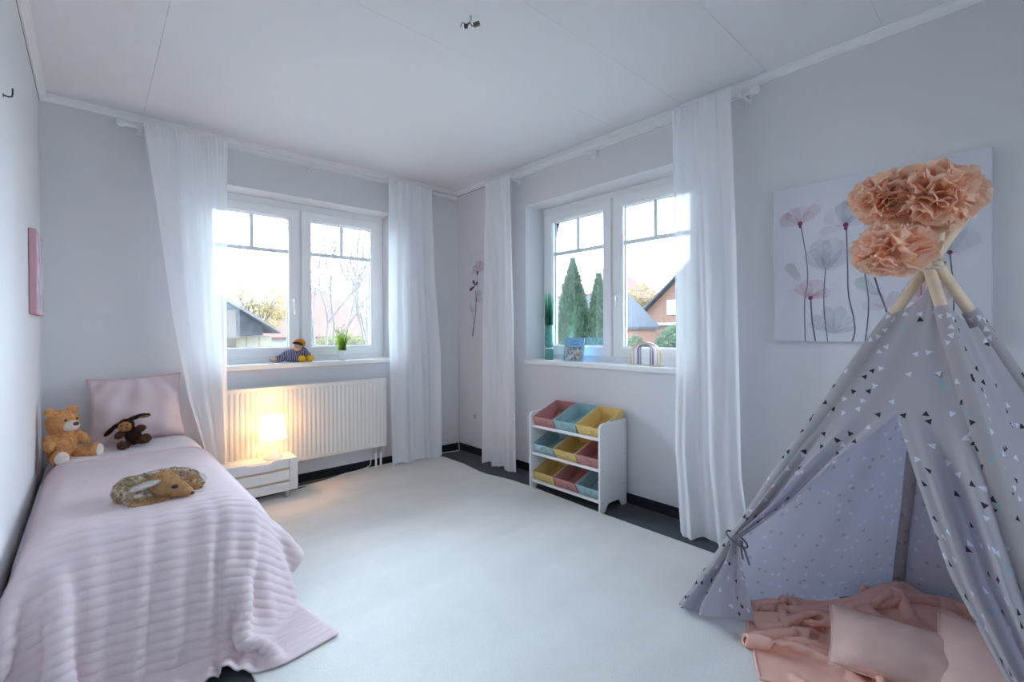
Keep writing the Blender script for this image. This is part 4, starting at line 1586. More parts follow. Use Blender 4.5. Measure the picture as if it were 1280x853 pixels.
# ------------------------------------------------------------------ pictures on the walls
def soft_petal(name, color, alpha):
    m, t, b, o = nt(name)
    setp(b, color, 0.7, 0.1)
    v = coords(t)
    n = noise_tex(t, v, 14, 4)
    tp = N(t, 'ShaderNodeBsdfTransparent')
    mx = N(t, 'ShaderNodeMixShader')
    mp = N(t, 'ShaderNodeMapRange')
    mp.inputs['From Min'].default_value = 0.3; mp.inputs['From Max'].default_value = 0.7
    mp.inputs['To Min'].default_value = alpha * 0.55; mp.inputs['To Max'].default_value = min(1, alpha * 1.3)
    t.links.new(n.outputs['Fac'], mp.inputs['Value'])
    t.links.new(mp.outputs[0], mx.inputs[0])
    t.links.new(tp.outputs[0], mx.inputs[1]); t.links.new(b.outputs[0], mx.inputs[2])
    t.links.new(mx.outputs[0], o.inputs[0])
    return m


PP = {'pink': soft_petal('ink_wash_pink', (0.76, 0.52, 0.60), 0.26), 'grey': soft_petal('ink_wash_grey', (0.42, 0.44, 0.50), 0.18),
      'red': soft_petal('ink_wash_red', (0.74, 0.36, 0.42), 0.30), 'green': soft_petal('ink_wash_green', (0.44, 0.54, 0.46), 0.32),
      'pale': soft_petal('ink_wash_pale', (0.74, 0.58, 0.66), 0.15), 'stem': mat('ink_stem', (0.13, 0.11, 0.15), 0.7), 'heart': mat('ink_plum', (0.22, 0.05, 0.11), 0.7),
      'paper': mat('white_canvas_print', (0.69, 0.69, 0.74), 0.75, 0.15, 0.01, 6, 500, 0.15, 0.001)}


class Print:
    """one printed motif on a canvas hanging on the right wall; a = metres to the right in the photo (-y), z up"""

    def __init__(self, root, y0, x):
        self.root, self.y0, self.x, self.k = root, y0, x, 0
        self.mb, self.mats = MB(), []

    def mi(self, m):
        if PP[m] not in self.mats: self.mats.append(PP[m])
        return self.mats.index(PP[m])

    def P(self, a, z):
        return (self.x - 0.0004 - 0.00012 * self.k, self.y0 - a, z)

    def shape(self, poly, m):
        self.k += 1
        self.mb.add([self.P(a, z) for a, z in poly], [tuple(range(len(poly)))], self.mi(m))

    def stroke(self, pts, w, m='stem'):
        self.k += 1
        Pn = np.repeat(np.array([[p[0], p[1], 0.0] for p in pts])[:, None, :], 2, axis=1)
        Q = upsample(Pn, 8, 1)[:, 0, :2]
        L_, R_ = [], []
        for i in range(len(Q)):
            t_ = Q[min(i + 1, len(Q) - 1)] - Q[max(i - 1, 0)]
            n_ = np.array([-t_[1], t_[0]]); n_ /= np.linalg.norm(n_) + 1e-9
            L_.append(self.P(*(Q[i] + n_ * w / 2))); R_.append(self.P(*(Q[i] - n_ * w / 2)))
        self.mb.grid([L_, R_], self.mi(m))

    def petal(self, base, tip, width, m, bend=0.0):
        b, t_ = np.array(base), np.array(tip)
        d = t_ - b; n_ = np.array([-d[1], d[0]])
        n_ = n_ / (np.linalg.norm(n_) + 1e-9)
        pts = []
        for s in (1, -1):
            rng = np.linspace(0, 1, 12) if s == 1 else np.linspace(1, 0, 12)
            for q in rng:
                wv_ = width * (q ** 0.75 * math.sqrt(max(0.0, 1 - q ** 3.2)) * 0.66 + 0.05 * math.sin(9 * q) * (1 - q))
                pts.append(tuple(b + d * q + n_ * (s * wv_ + bend * math.sin(PI * q))))
        self.shape(pts, m)

    def dot(self, a, z, r, m='heart'):
        self.shape([(a + r * math.cos(q * PI / 6), z + r * math.sin(q * PI / 6)) for q in range(12)], m)

    def done(self):
        part(self.mb, 'flower_print', self.mats, self.root, recalc=False)


def canvas(name, y_left, w, z0, z1, label):
    root = empty(name, (XR - 0.02, y_left - w / 2, (z0 + z1) / 2), label, 'picture')
    mb = MB().box((XR - 0.032, y_left - w, z0), (XR - 0.002, y_left, z1))
    part(mb, 'canvas', PP['paper'], root, bevel=0.003)
    return Print(root, y_left, XR - 0.032)


C = canvas('canvas_print', 0.872, 0.78, 1.080, 1.846, 'large square canvas of translucent poppies beside the play tent')
# stems, then blossoms (a from the left edge)
C.stroke([(0.122, 1.655), (0.135, 1.58), (0.150, 1.46), (0.152, 1.36), (0.140, 1.28), (0.142, 1.082)], 0.004)
C.stroke([(0.310, 1.612), (0.314, 1.45), (0.318, 1.30), (0.336, 1.20), (0.342, 1.13), (0.332, 1.082)], 0.005)
C.stroke([(0.228, 1.43), (0.222, 1.34), (0.222, 1.22), (0.236, 1.082)], 0.004)
C.stroke([(0.166, 1.292), (0.172, 1.18), (0.186, 1.082)], 0.006)
C.stroke([(0.378, 1.40), (0.392, 1.28), (0.390, 1.18), (0.380, 1.082)], 0.0045)
C.stroke([(0.415, 1.37), (0.432, 1.30), (0.452, 1.235), (0.470, 1.15)], 0.0065)
for tip, w, m in (((0.03, 1.70), 0.085, 'pink'), ((0.07, 1.735), 0.09, 'pink'), ((0.13, 1.745), 0.09, 'pale'), ((0.205, 1.735), 0.07, 'pink'), ((0.18, 1.70), 0.06, 'pale')):
    C.petal((0.12, 1.665), tip, w, m)
C.dot(0.121, 1.660, 0.011); C.dot(0.121, 1.645, 0.007)
for tip, w, m in (((0.20, 1.60), 0.05, 'pale'), ((0.24, 1.70), 0.11, 'pale'), ((0.34, 1.74), 0.11, 'grey'), ((0.42, 1.68), 0.10, 'pale'), ((0.30, 1.73), 0.09, 'grey')):
    C.petal((0.308, 1.620), tip, w, m)
C.dot(0.308, 1.622, 0.011); C.dot(0.308, 1.606, 0.008)
for tip, w, m in (((0.15, 1.52), 0.09, 'grey'), ((0.20, 1.57), 0.11, 'grey'), ((0.27, 1.57), 0.11, 'grey'), ((0.33, 1.50), 0.08, 'grey'), ((0.36, 1.53), 0.05, 'pale')):
    C.petal((0.228, 1.42), tip, w, m)
for tip, w, m in (((0.07, 1.33), 0.05, 'pale'), ((0.10, 1.36), 0.06, 'red'), ((0.14, 1.38), 0.07, 'pink'), ((0.20, 1.38), 0.07, 'pink'), ((0.25, 1.32), 0.055, 'red'), ((0.28, 1.35), 0.04, 'pale')):
    C.petal((0.166, 1.292), tip, w, m)
C.dot(0.166, 1.292, 0.010)
for tip, w, m in (((0.15, 1.17), 0.03, 'grey'), ((0.18, 1.21), 0.05, 'grey'), ((0.23, 1.25), 0.06, 'grey'), ((0.29, 1.25), 0.06, 'grey'), ((0.34, 1.20), 0.04, 'grey'), ((0.35, 1.15), 0.03, 'grey')):
    C.petal((0.262, 1.118), tip, w, m)
C.petal((0.128, 1.37), (0.062, 1.47), 0.055, 'green')
C.petal((0.43, 1.29), (0.348, 1.37), 0.065, 'green')
for tip, w, m in (((0.37, 1.25), 0.05, 'pale'), ((0.40, 1.30), 0.06, 'pale'), ((0.50, 1.30), 0.06, 'pink')):
    C.petal((0.452, 1.23), tip, w, m)
for a0, z0_, m in ((0.56, 1.62, 'pink'), (0.66, 1.45, 'grey'), (0.60, 1.25, 'red')):
    C.stroke([(a0, z0_), (a0 + 0.012, (z0_ + 1.08) / 2), (a0 + 0.004, 1.082)], 0.0045)
    for dx_, dz in ((-0.09, 0.06), (-0.05, 0.11), (0.02, 0.12), (0.08, 0.07)):
        C.petal((a0, z0_), (a0 + dx_, z0_ + dz), 0.09, m)
    C.dot(a0, z0_, 0.009)
C.done()

C = canvas('canvas_print', 3.462, 0.36, 1.076, 1.838, 'narrow flower canvas half hidden by the curtain near the room corner')
C.stroke([(0.098, 1.50), (0.104, 1.40), (0.088, 1.26), (0.045, 1.085)], 0.010)
C.stroke([(0.128, 1.655), (0.128, 1.52), (0.11, 1.40)], 0.005)
C.petal((0.09, 1.545), (0.005, 1.51), 0.035, 'heart'); C.petal((0.09, 1.55), (0.06, 1.60), 0.04, 'stem'); C.petal((0.09, 1.55), (0.13, 1.58), 0.035, 'stem')
for tip, w, m in (((0.03, 1.68), 0.06, 'pale'), ((0.07, 1.73), 0.09, 'pink'), ((0.14, 1.78), 0.10, 'pink'), ((0.21, 1.75), 0.10, 'pink'), ((0.23, 1.68), 0.06, 'pale')):
    C.petal((0.128, 1.668), tip, w, m)
C.dot(0.128, 1.665, 0.014); C.dot(0.128, 1.648, 0.010)
for tip, w, m in (((0.09, 1.44), 0.05, 'pale'), ((0.16, 1.50), 0.07, 'pink'), ((0.21, 1.42), 0.06, 'pale')):
    C.petal((0.14, 1.39), tip, w, m)
for tip, w, m in (((-0.0, 1.36), 0.04, 'grey'), ((0.02, 1.40), 0.05, 'grey'), ((0.08, 1.36), 0.05, 'grey')):
    C.petal((0.055, 1.30), tip, w, m)
C.stroke([(0.055, 1.30), (0.075, 1.18), (0.06, 1.085)], 0.004)
C.done()

pk = empty('pink_canvas', (XL + 0.015, 3.20, 1.42), 'small pink-edged canvas on the left wall above the bed', 'picture')
mb = MB().box((XL + 0.002, 3.00, 1.225), (XL + 0.026, 3.40, 1.612))
part(mb, 'canvas', mat('dusty_rose_canvas', (0.62, 0.36, 0.40), 0.7, 0.15, 0.03), pk, bevel=0.002)
mb = MB().box((XL + 0.0255, 3.004, 1.229), (XL + 0.0268, 3.396, 1.608))
part(mb, 'picture_face', soft_petal('pale_mauve_print', (0.74, 0.62, 0.72), 1.0), pk)

hk = empty('wall_hook', (XL, 2.231, 1.93), 'tiny bent metal hook high on the left wall', 'hook')
mb = MB().tube([(XL, 2.235, 1.915), (XL + 0.012, 2.235, 1.914), (XL + 0.020, 2.236, 1.917), (XL + 0.022, 2.236, 1.926), (XL + 0.022, 2.236, 1.944)], 0.0025, 8)
part(mb, 'hook_wire', M['dark_metal'], hk, smooth=True)
mb = MB().tube([(XL, 2.235, 1.915), (XL + 0.002, 2.235, 1.915)], 0.006, 12)
part(mb, 'back_plate', M['dark_metal'], hk)

# bare lamp outlet on the ceiling
lo = empty('ceiling_lamp_outlet', (1.19, 1.574, CEIL), 'bare lamp outlet with loose wires hanging from the ceiling', 'lamp outlet')
cx_, cy_ = 1.195, 1.575
mb = MB()
mb.tube([(cx_, cy_, CEIL), (cx_ + 0.003, cy_, CEIL - 0.018), (cx_ - 0.004, cy_ + 0.002, CEIL - 0.030)], 0.0045, 8)
part(mb, 'supply_cable', M['cable'], lo, smooth=True)
mb = MB()
mb.tube([(cx_ - 0.004, cy_ + 0.002, CEIL - 0.028), (cx_ - 0.016, cy_ + 0.010, CEIL - 0.040), (cx_ - 0.028, cy_ + 0.022, CEIL - 0.030), (cx_ - 0.034, cy_ + 0.026, CEIL - 0.050)], 0.0018, 6)
mb.tube([(cx_ - 0.004, cy_ + 0.002, CEIL - 0.028), (cx_ + 0.004, cy_ - 0.003, CEIL - 0.044), (cx_ + 0.015, cy_ - 0.010, CEIL - 0.042)], 0.0022, 6)
mb.tube([(cx_ - 0.004, cy_ + 0.002, CEIL - 0.028), (cx_ - 0.010, cy_ + 0.006, CEIL - 0.042), (cx_ - 0.016, cy_ + 0.010, CEIL - 0.046)], 0.0022, 6)
part(mb, 'wires', mat('bare_wire_brown', (0.10, 0.07, 0.05), 0.5), lo, smooth=True)
bx_ = Matrix.Translation((cx_ + 0.020, cy_ - 0.014, CEIL - 0.034)) @ Matrix.Rotation(math.radians(-42), 4, 'Z') @ Matrix.Rotation(math.radians(-20), 4, 'Y')
mb = MB().box((-0.014, -0.007, -0.008), (0.014, 0.007, 0.008), 0, lambda p: bx_ @ p)
part(mb, 'terminal_block', mat('smoky_terminal', (0.10, 0.09, 0.07), 0.35, 0.5), lo, bevel=0.002)
bx_ = Matrix.Translation((cx_ - 0.017, cy_ + 0.011, CEIL - 0.046)) @ Matrix.Rotation(math.radians(-42), 4, 'Z')
mb = MB().box((-0.008, -0.006, -0.008), (0.008, 0.006, 0.008), 0, lambda p: bx_ @ p)
part(mb, 'terminal_block', M['dark_metal'], lo, bevel=0.002)

# ------------------------------------------------------------------ play tent
TA = Vector((2.04, 0.21, 1.348))
TL, TF, TR, TBk = Vector((1.795, 0.944, 0)), Vector((1.60, -0.13, 0)), Vector((2.35, -0.445, 0)), Vector((2.50, 0.37, 0))
tent = empty('play_tent', (2.06, 0.19, 0), 'grey teepee play tent printed with small triangles, front flaps tied open', 'play tent')
poles = {'L': TL, 'F': TF, 'R': TR, 'B': TBk}
offs = {'L': Vector((0.012, 0.010, 0)), 'F': Vector((-0.012, 0.008, 0)), 'R': Vector((-0.010, -0.014, 0)), 'B': Vector((0.014, -0.006, 0))}
ext = {'L': 0.15, 'F': 0.15, 'R': 0.20, 'B': 0.15}


def pole(k, t):
    top = TA + offs[k]
    return top + (poles[k] - top) * t


for k in 'LFRB':
    z0 = RUGZ if poles[k].x < 2.32 else 0.0
    pb = pole(k, 0.985)
    mb = MB().tube([pb, pole(k, 0.5), pole(k, 0.0), pole(k, -ext[k] * 0.98), pole(k, -ext[k])], [0.0165, 0.0165, 0.016, 0.016, 0.012], 16)
    part(mb, 'pole', M['wood'], tent, smooth=True)
mb = MB()
for q in range(5):
    pts = []
    for s in range(25):
        a = 2 * PI * s / 24
        pts.append(TA + Vector((0.034 * math.cos(a), 0.034 * math.sin(a), -0.008 + 0.006 * q + 0.010 * math.sin(a + q * 1.4))))
    mb.tube(pts, 0.003, 6)
part(mb, 'lashing_cord', mat('natural_cord', (0.55, 0.50, 0.44), 0.9), tent, smooth=True)


def uv_set(o, uvs):
    uvl = o.data.uv_layers.new(name='cloth')
    li = np.zeros(len(o.data.loops), int)
    o.data.loops.foreach_get('vertex_index', li)
    uvl.data.foreach_set('uv', np.array(uvs)[li].reshape(-1))


def sheet_part(name, P, UV, out=None):
    i, j = len(P) // 2, len(P[0]) // 2
    nq = (P[i + 1][j] - P[i][j]).cross(P[i][j + 1] - P[i][j])
    mb = MB().grid(P, flip=(out is not None and nq.dot(out) < 0))
    o = part(mb, name, M['tent'], tent, smooth=True, recalc=False)
    uv_set(o, [uv for row in UV for uv in row])
    return o


def face(k1, k2, t0f, sag, seed, name='side_panel'):
    p1, p2 = poles[k1], poles[k2]
    ex = (p2 - p1).normalized()
    n_ = ex.cross(TA - p1).normalized()
    ctr = (TL + TF + TR + TBk) / 4
    if n_.dot(ctr - p1) > 0: n_ = -n_
    ey = n_.cross(ex)
    P, UV = [], []
    nu, nv = 48, 60
    for i in range(nu + 1):
        u = i / nu
        rp, ru = [], []
        for j in range(nv + 1):
            t = lerp(t0f(u), 0.992, j / nv)
            q = lerp(pole(k1, t), pole(k2, t), u)
            s = 4 * u * (1 - u)
            d = -sag * s * math.sin(PI * min(1, t * 1.05)) + 0.006 * s * math.sin(u * 9 + seed + 5 * t) * t + 0.004 * s * math.sin(u * 21 + 3 * t + seed)
            q = q + n_ * (d + 0.012)
            q.z = max(q.z, RUGZ + 0.001)
            rp.append(q)
            ru.append(((q - p1).dot(ex) + seed * 1.7, (q - p1).dot(ey)))
        P.append(rp); UV.append(ru)
    return sheet_part(name, P, UV, n_)


face('L', 'B', lambda u: 0.115 + 0.03 * math.sin(PI * u), 0.03, 1)
face('B', 'R', lambda u: 0.115 + 0.03 * math.sin(PI * u), 0.03, 2)
face('F', 'R', lambda u: interp(u, [0, 0.12, 0.3, 0.6, 0.85, 1], [0.075, 0.075, 0.10, 0.155, 0.15, 0.115]), 0.02, 3)

for k, t0 in (('L', 0.118), ('F', 0.105), ('R', 0.112), ('B', 0.10)):
    P, UV = [], []
    ax = (poles[k] - TA).normalized()
    a1 = ax.orthogonal().normalized(); a2 = ax.cross(a1)
    for i in range(50):
        t = lerp(t0, 1.004, i / 49)
        c = pole(k, t)
        rp, ru = [], []
        for s in range(19):
            a = 2 * PI * s / 18
            r = (0.0195 if k == 'B' else 0.0225) * (1 + 0.08 * math.sin(2 * a + 9 * t) + 0.05 * math.sin(23 * t + a))
            q = c + (a1 * math.cos(a) + a2 * math.sin(a)) * r
            q.z = max(q.z, RUGZ * 0.5)
            rp.append(q); ru.append((a * 0.023 + 3.3, t * 1.4))
        P.append(rp); UV.append(ru)
    sheet_part('pole_sleeve', P, UV, (P[25][9] - pole(k, lerp(t0, 1.004, 25 / 49))) * (-1 if k == 'B' else 1))


def flap(kp, vs, tps, edge, wob, seed, name):
    """half of the tent front: from the pole to the free edge of the opening"""
    p1 = poles[kp]
    ex = (TF - TL).normalized()
    n_ = ex.cross(TA - TL).normalized()
    ctr = (TL + TF + TR + TBk) / 4
    if n_.dot(ctr - TL) > 0: n_ = -n_
    ey = n_.cross(ex)
    ex_, ez_ = np.array(vs), np.array([list(e) for e in edge])
    P, UV = [], []
    nv, nu = 110, 56
    run, last = 0.0, None
    for j in range(nv + 1):
        v = j / nv
        tp = interp(v, vs, tps)
        a = pole(kp, tp)
        b = Vector([float(np.interp(v, ex_, ez_[:, k])) for k in range(3)])
        width = (b - a).length
        if last: run += ((a - last[0]).length + (b - last[1]).length) / 2
        last = (a, b)
        rp, ru = [], []
        for i in range(nu + 1):
            u = i / nu
            q = lerp(a, b, u)
            q.z -= 0.02 * math.sin(PI * u) * max(0, 1 - v / 0.12)
            q = q + n_ * (wob(u, v, width) + 0.012 * (1 - 0.3 * u))
            q.z = max(q.z, RUGZ + 0.001)
            rp.append(q)
            # the print follows the cloth, not the gather
            full = interp(v, [0.45, 0.7, 1], [0, 0.46, 0.50])
            gx = u * max(0.0, full - width) * (1 if kp == 'L' else -1)
            ru.append(((q - TL).dot(ex) + gx + 0.2, (q - TL).dot(ey)))
        P.append(rp); UV.append(ru)
    o = sheet_part(name, P, UV, n_)
    return P


S_ = (1.917, 0.279, 0.864)


def wob_l(u, v, w):
    s = math.sin(PI * u)
    g = smooth01((v - 0.42) / 0.3) * (1 - 0.25 * smooth01((v - 0.74) / 0.06) * (1 - smooth01((v - 0.83) / 0.08)))
    f = 0.026 * math.sin(2 * PI * 2.3 * u + 0.6) + 0.008 * math.sin(2 * PI * 5.3 * u + 2 + 2 * v)
    flare = 0.085 * smooth01((v - 0.84) / 0.16) * s + 0.022 * smooth01((v - 0.85) / 0.15) * math.sin(2 * PI * 1.9 * u + 0.4)
    edge = 0.012 * g * smooth01((u - 0.86) / 0.14)
    return g * f * (0.35 + 0.65 * s) + flare + edge + 0.004 * s * math.sin(8 * u + 9 * v)


flap('L', [0, 0.2, 0.45, 0.57, 0.69, 0.80, 0.86, 1.0], [0.118, 0.2, 0.38, 0.53, 0.68, 0.775, 0.85, 0.992],
     [(2.012, 0.205, 1.285), (1.985, 0.222, 1.15), S_, (1.899, 0.408, 0.717), (1.872, 0.544, 0.532), (1.848, 0.732, 0.345), (1.842, 0.722, 0.25), (1.862, 0.685, 0.035)],
     wob_l, 0.2, 'door_flap')


def wob_r(u, v, w):
    s = math.sin(PI * u)
    g = smooth01((v - 0.40) / 0.22)
    f = 0.036 * math.sin(2 * PI * 1.65 * u - 0.6) + 0.008 * math.sin(2 * PI * 4.1 * u + 1.0 + 2 * v)
    edge = 0.014 * g * smooth01((u - 0.82) / 0.18)
    return g * f * (0.4 + 0.6 * s) + edge + 0.004 * s * math.sin(7 * u + 8 * v)


flap('F', [0, 0.2, 0.45, 0.57, 0.69, 0.80, 0.90, 1.0], [0.085, 0.2, 0.37, 0.50, 0.66, 0.79, 0.88, 0.992],
     [(2.012, 0.205, 1.285), (1.985, 0.222, 1.15), S_, (1.863, 0.228, 0.705), (1.776, 0.141, 0.452), (1.70, 0.03, 0.255), (1.655, -0.045, 0.13), (1.655, 0.03, 0.02)],
     wob_r, 5.2, 'door_flap')

# cord that gathers the left flap against its pole
mb = MB()
tc = Vector((1.834, 0.748, 0.335))
pts = []
axp = (TL - TA).normalized(); a1 = axp.orthogonal().normalized(); a2 = axp.cross(a1)
for s in range(33):
    a = 2 * PI * s / 32
    pts.append(tc + a1 * 0.042 * math.cos(a) + a2 * 0.042 * math.sin(a))
mb.tube(pts, 0.0035, 7)
kn = Vector((1.808, 0.722, 0.34))
mb.ellipsoid(kn, (0.008, 0.008, 0.008))
mb.tube([kn, kn + Vector((-0.006, -0.018, -0.03)), kn + Vector((0.0, -0.030, -0.075))], 0.0035, 7)
mb.tube([kn, kn + Vector((-0.010, -0.006, -0.03)), kn + Vector((-0.004, -0.008, -0.06))], 0.0035, 7)
part(mb, 'tie_cord', mat('dark_grey_cord', (0.12, 0.11, 0.13), 0.9), tent, smooth=True)


# paper pompoms on the pole ends
def pompom(c, r, squash, rot, label, seed):
    root = empty('pompom', c, label, 'pompom', group=None)
    rg_ = np.random.RandomState(seed)
    mb = MB()
    c = Vector(c)
    for k in range(140):
        d = rg_.randn(3); d /= np.linalg.norm(d)
        d = Vector(d)
        side = d.orthogonal().normalized()
        side = Matrix.Rotation(rg_.uniform(0, 2 * PI), 3, d) @ side
        nn = d.cross(side)
        R0 = r * rg_.uniform(0.80, 1.04)
        wd_ = r * rg_.uniform(0.30, 0.52)
        p1, p2, p3 = rg_.uniform(0, 6.28, 3)
        cup = rg_.uniform(-0.35, 0.35)
        P = []
        for i in range(10):
            a = 2 * i / 9 - 1
            row = []
            for j in range(7):
                t = j / 6
                rad_ = lerp(0.22 * r, R0, t) * (1 - 0.10 * a * a * t) + 0.05 * r * t * math.sin(4.5 * a + p1)
                lat = wd_ * a * (0.18 + 0.82 * t ** 0.8)
                bend = r * t * (cup * a * a * 0.5 + 0.13 * math.sin(3.2 * a + p2) + 0.05 * t * math.sin(8.5 * a + p3) + 0.05 * math.sin(5 * t + p1))
                row.append(d * rad_ + side * lat + nn * bend)
            P.append(row)
        P = [[c + (rot @ Vector((q.x, q.y, q.z * squash))) for q in row] for row in P]
        mb.grid(P)
    part(mb, 'tissue_petals', M['pompom'], root, smooth=True, recalc=False)
    m2 = MB().ellipsoid(c, (r * 0.45, r * 0.45, r * 0.45 * squash))
    part(m2, 'tissue_core', M['pompom'], root, smooth=True)
    return root


M['pompom'] = cloth('peach_tissue_paper', (1.0, 0.77, 0.63), 0.62, 0.02, 20, 200, 0.1, tcol=(1.0, 0.74, 0.57))
pompom((1.947, 0.315, 1.572), 0.100, 0.95, Matrix.Identity(3), 'peach tissue pompom at the upper left of the tent top', 1)
pompom((1.957, 0.193, 1.556), 0.122, 0.92, Matrix.Rotation(0.5, 3, 'X'), 'largest peach tissue pompom, at the upper right of the tent top', 2)
pompom((1.882, 0.287, 1.388), 0.112, 0.78, Matrix.Identity(3), 'lowest peach tissue pompom, hanging in front of the tent poles', 3)


# blanket and cushions inside
def half(pa, pb):
    nn = np.array((pb - pa).cross(TA - pa).normalized()[:])
    ctr = np.array(((TL + TF + TR + TBk) / 4)[:])
    if nn @ (ctr - np.array(pa[:])) > 0: nn = -nn
    return nn, np.array(pa[:])


WALLS = [half(TL, TBk), half(TBk, TR)]


def blanket_settle():
    du = 0.022
    nu, nv = 56, 50
    rg_ = np.random.RandomState(21)
    I, J = np.meshgrid(np.arange(nu), np.arange(nv), indexing='ij')
    a, b_ = I / (nu - 1) - 0.5, J / (nv - 1) - 0.5
    ang = math.radians(-62)
    # bunched together: narrower than the cloth is long, so that it must fold
    X0, Y0 = a * 1.02, b_ * 0.60
    P = np.zeros((nu, nv, 3))
    P[..., 0] = 2.125 + X0 * math.cos(ang) - Y0 * math.sin(ang)
    P[..., 1] = 0.262 + X0 * math.sin(ang) + Y0 * math.cos(ang)
    P[..., 2] = 0.10 + 0.05 * np.sin(b_ * 17 + 2.5 * a + 0.8) + 0.03 * np.sin(a * 11 + b_ * 6) + 0.02 * np.sin(a * 19 - b_ * 13)
    P += rg_.randn(nu, nv, 3) * 0.004

    def hh(x, y):
        # a bunched heap beneath the blanket towards the back of the tent
        d = np.sqrt(((x - 2.26) / 0.20) ** 2 + ((y - 0.30) / 0.34) ** 2)
        return RUGZ + 0.006 + 0.10 * np.exp(-d ** 2 * 1.2)

    def coll(Q, P0):
        for nn, pa in WALLS:
            d = (Q - pa) @ nn + 0.035
            Q = Q - np.maximum(d, 0)[..., None] * nn
        fl = hh(Q[..., 0], Q[..., 1])
        low = Q[..., 2] < fl
        Q[..., 2] = np.where(low, fl, Q[..., 2])
        Q[..., :2] = np.where(low[..., None], Q[..., :2] * 0.35 + P0[..., :2] * 0.65, Q[..., :2])
        return Q
    P = settle(P, du, du, coll, 55, 8, 0.15)
    return upsample(P, 3, 3)


bl = empty('blanket', (2.08, 0.28, RUGZ), 'rumpled peach fleece blanket on the floor of the play tent', 'blanket')
UB = blanket_settle()
mb = MB().grid(UB)
o = part(mb, 'fleece', M['peach'], bl, smooth=True, recalc=False)
md = o.modifiers.new('thickness', 'SOLIDIFY'); md.thickness = 0.006; md.offset = -1
rim_ = [Vector(p) for p in list(UB[:, 0]) + list(UB[-1, 1:]) + list(UB[-2::-1, -1]) + list(UB[0, -2::-1])]
mb = MB().tube(rim_[::2] + [rim_[0]], 0.0045, 6)
part(mb, 'hem', M['peach'], bl, smooth=True)


def aim(center, ex, ez):
    """cushion frame: local x along ex (width), local z towards ez (height), y = thickness"""
    ex = Vector(ex).normalized(); ez = Vector(ez)
    ez = (ez - ex * ez.dot(ex)).normalized()
    ey = ez.cross(ex)
    return Matrix.Translation(center) @ Matrix((ex, ey, ez)).transposed().to_4x4()


cushion('cushion', 0.37, 0.20, 0.12, aim((1.912, 0.275, 0.10), (0.18, -0.80, 0.0), (0.60, 0.12, 0.46)), M['quilt'],
        'blush quilted cushion lying on the peach blanket inside the tent', 'cushion', 5, wr=0.003)
cushion('cushion', 0.36, 0.32, 0.12, aim((1.932, 0.012, 0.112), (0.05, -0.90, -0.04), (0.60, 0.02, 0.46)), M['quilt'],
        'blush quilted cushion half hidden by the right flap of the tent', 'cushion', 6, wr=0.003)

# ------------------------------------------------------------------ outside
GZ = -0.35
E_ = {'ground': mat('pale_paving', (0.24, 0.235, 0.21), 0.9, 0.1, 0.1, 0.6), 'redroof': mat('red_clay_tiles', (0.15, 0.078, 0.062), 0.8, 0.2, 0.12, 3),
      'brick': None, 'greyroof': mat('slate_grey_tiles', (0.065, 0.07, 0.085), 0.7, 0.2, 0.1, 3), 'white': mat('white_render', (0.36, 0.355, 0.345), 0.8, 0.1, 0.03, 2),
      'timber': mat('weathered_boards', (0.075, 0.075, 0.085), 0.85, 0.1, 0.3, 5), 'cream': mat('cream_boards', (0.34, 0.30, 0.24), 0.8, 0.1, 0.1, 4),
      'bark': mat('grey_bark', (0.22, 0.20, 0.19), 0.9, 0.1, 0.2, 20), 'dark': mat('dark_glass', (0.10, 0.12, 0.14), 0.1, 0.5),
      'brown': mat('brown_timber', (0.12, 0.095, 0.08), 0.8, 0.1, 0.15, 6)}


def brick_mat():
    m, t, b, o = nt('orange_brick')
    setp(b, (0.5, 0.25, 0.17), 0.85, 0.15)
    br = N(t, 'ShaderNodeTexBrick')
    br.inputs['Color1'].default_value = (0.25, 0.13, 0.09, 1); br.inputs['Color2'].default_value = (0.21, 0.105, 0.075, 1)
    br.inputs['Mortar'].default_value = (0.22, 0.20, 0.18, 1)
    br.inputs['Scale'].default_value = 4.2
    tc_ = N(t, 'ShaderNodeTexCoord')
    sp = N(t, 'ShaderNodeSeparateXYZ'); cb_ = N(t, 'ShaderNodeCombineXYZ')
    ad = N(t, 'ShaderNodeMath', operation='ADD')
    t.links.new(tc_.outputs['Object'], sp.inputs[0])
    t.links.new(sp.outputs[0], ad.inputs[0]); t.links.new(sp.outputs[1], ad.inputs[1])
    t.links.new(ad.outputs[0], cb_.inputs[0]); t.links.new(sp.outputs[2], cb_.inputs[1])
    t.links.new(cb_.outputs[0], br.inputs['Vector'])
    t.links.new(br.outputs[0], b.inputs['Base Color'])
    return m


E_['brick'] = brick_mat()
gm = MB()
gm.add([(-40, YB + 0.31, GZ), (70, YB + 0.31, GZ), (70, 90, GZ), (-40, 90, GZ)], [(0, 1, 2, 3)])
gm.add([(XR + 0.31, -40, GZ), (70, -40, GZ), (70, YB + 0.31, GZ), (XR + 0.31, YB + 0.31, GZ)], [(0, 1, 2, 3)])
struct(gm.build('ground', E_['ground'])) if False else None
g1 = MB().add([(-40, -40, GZ), (70, -40, GZ), (70, 90, GZ), (-40, 90, GZ)], [(0, 1, 2, 3)])
struct(g1.build('ground_outside', E_['ground'], recalc=False))


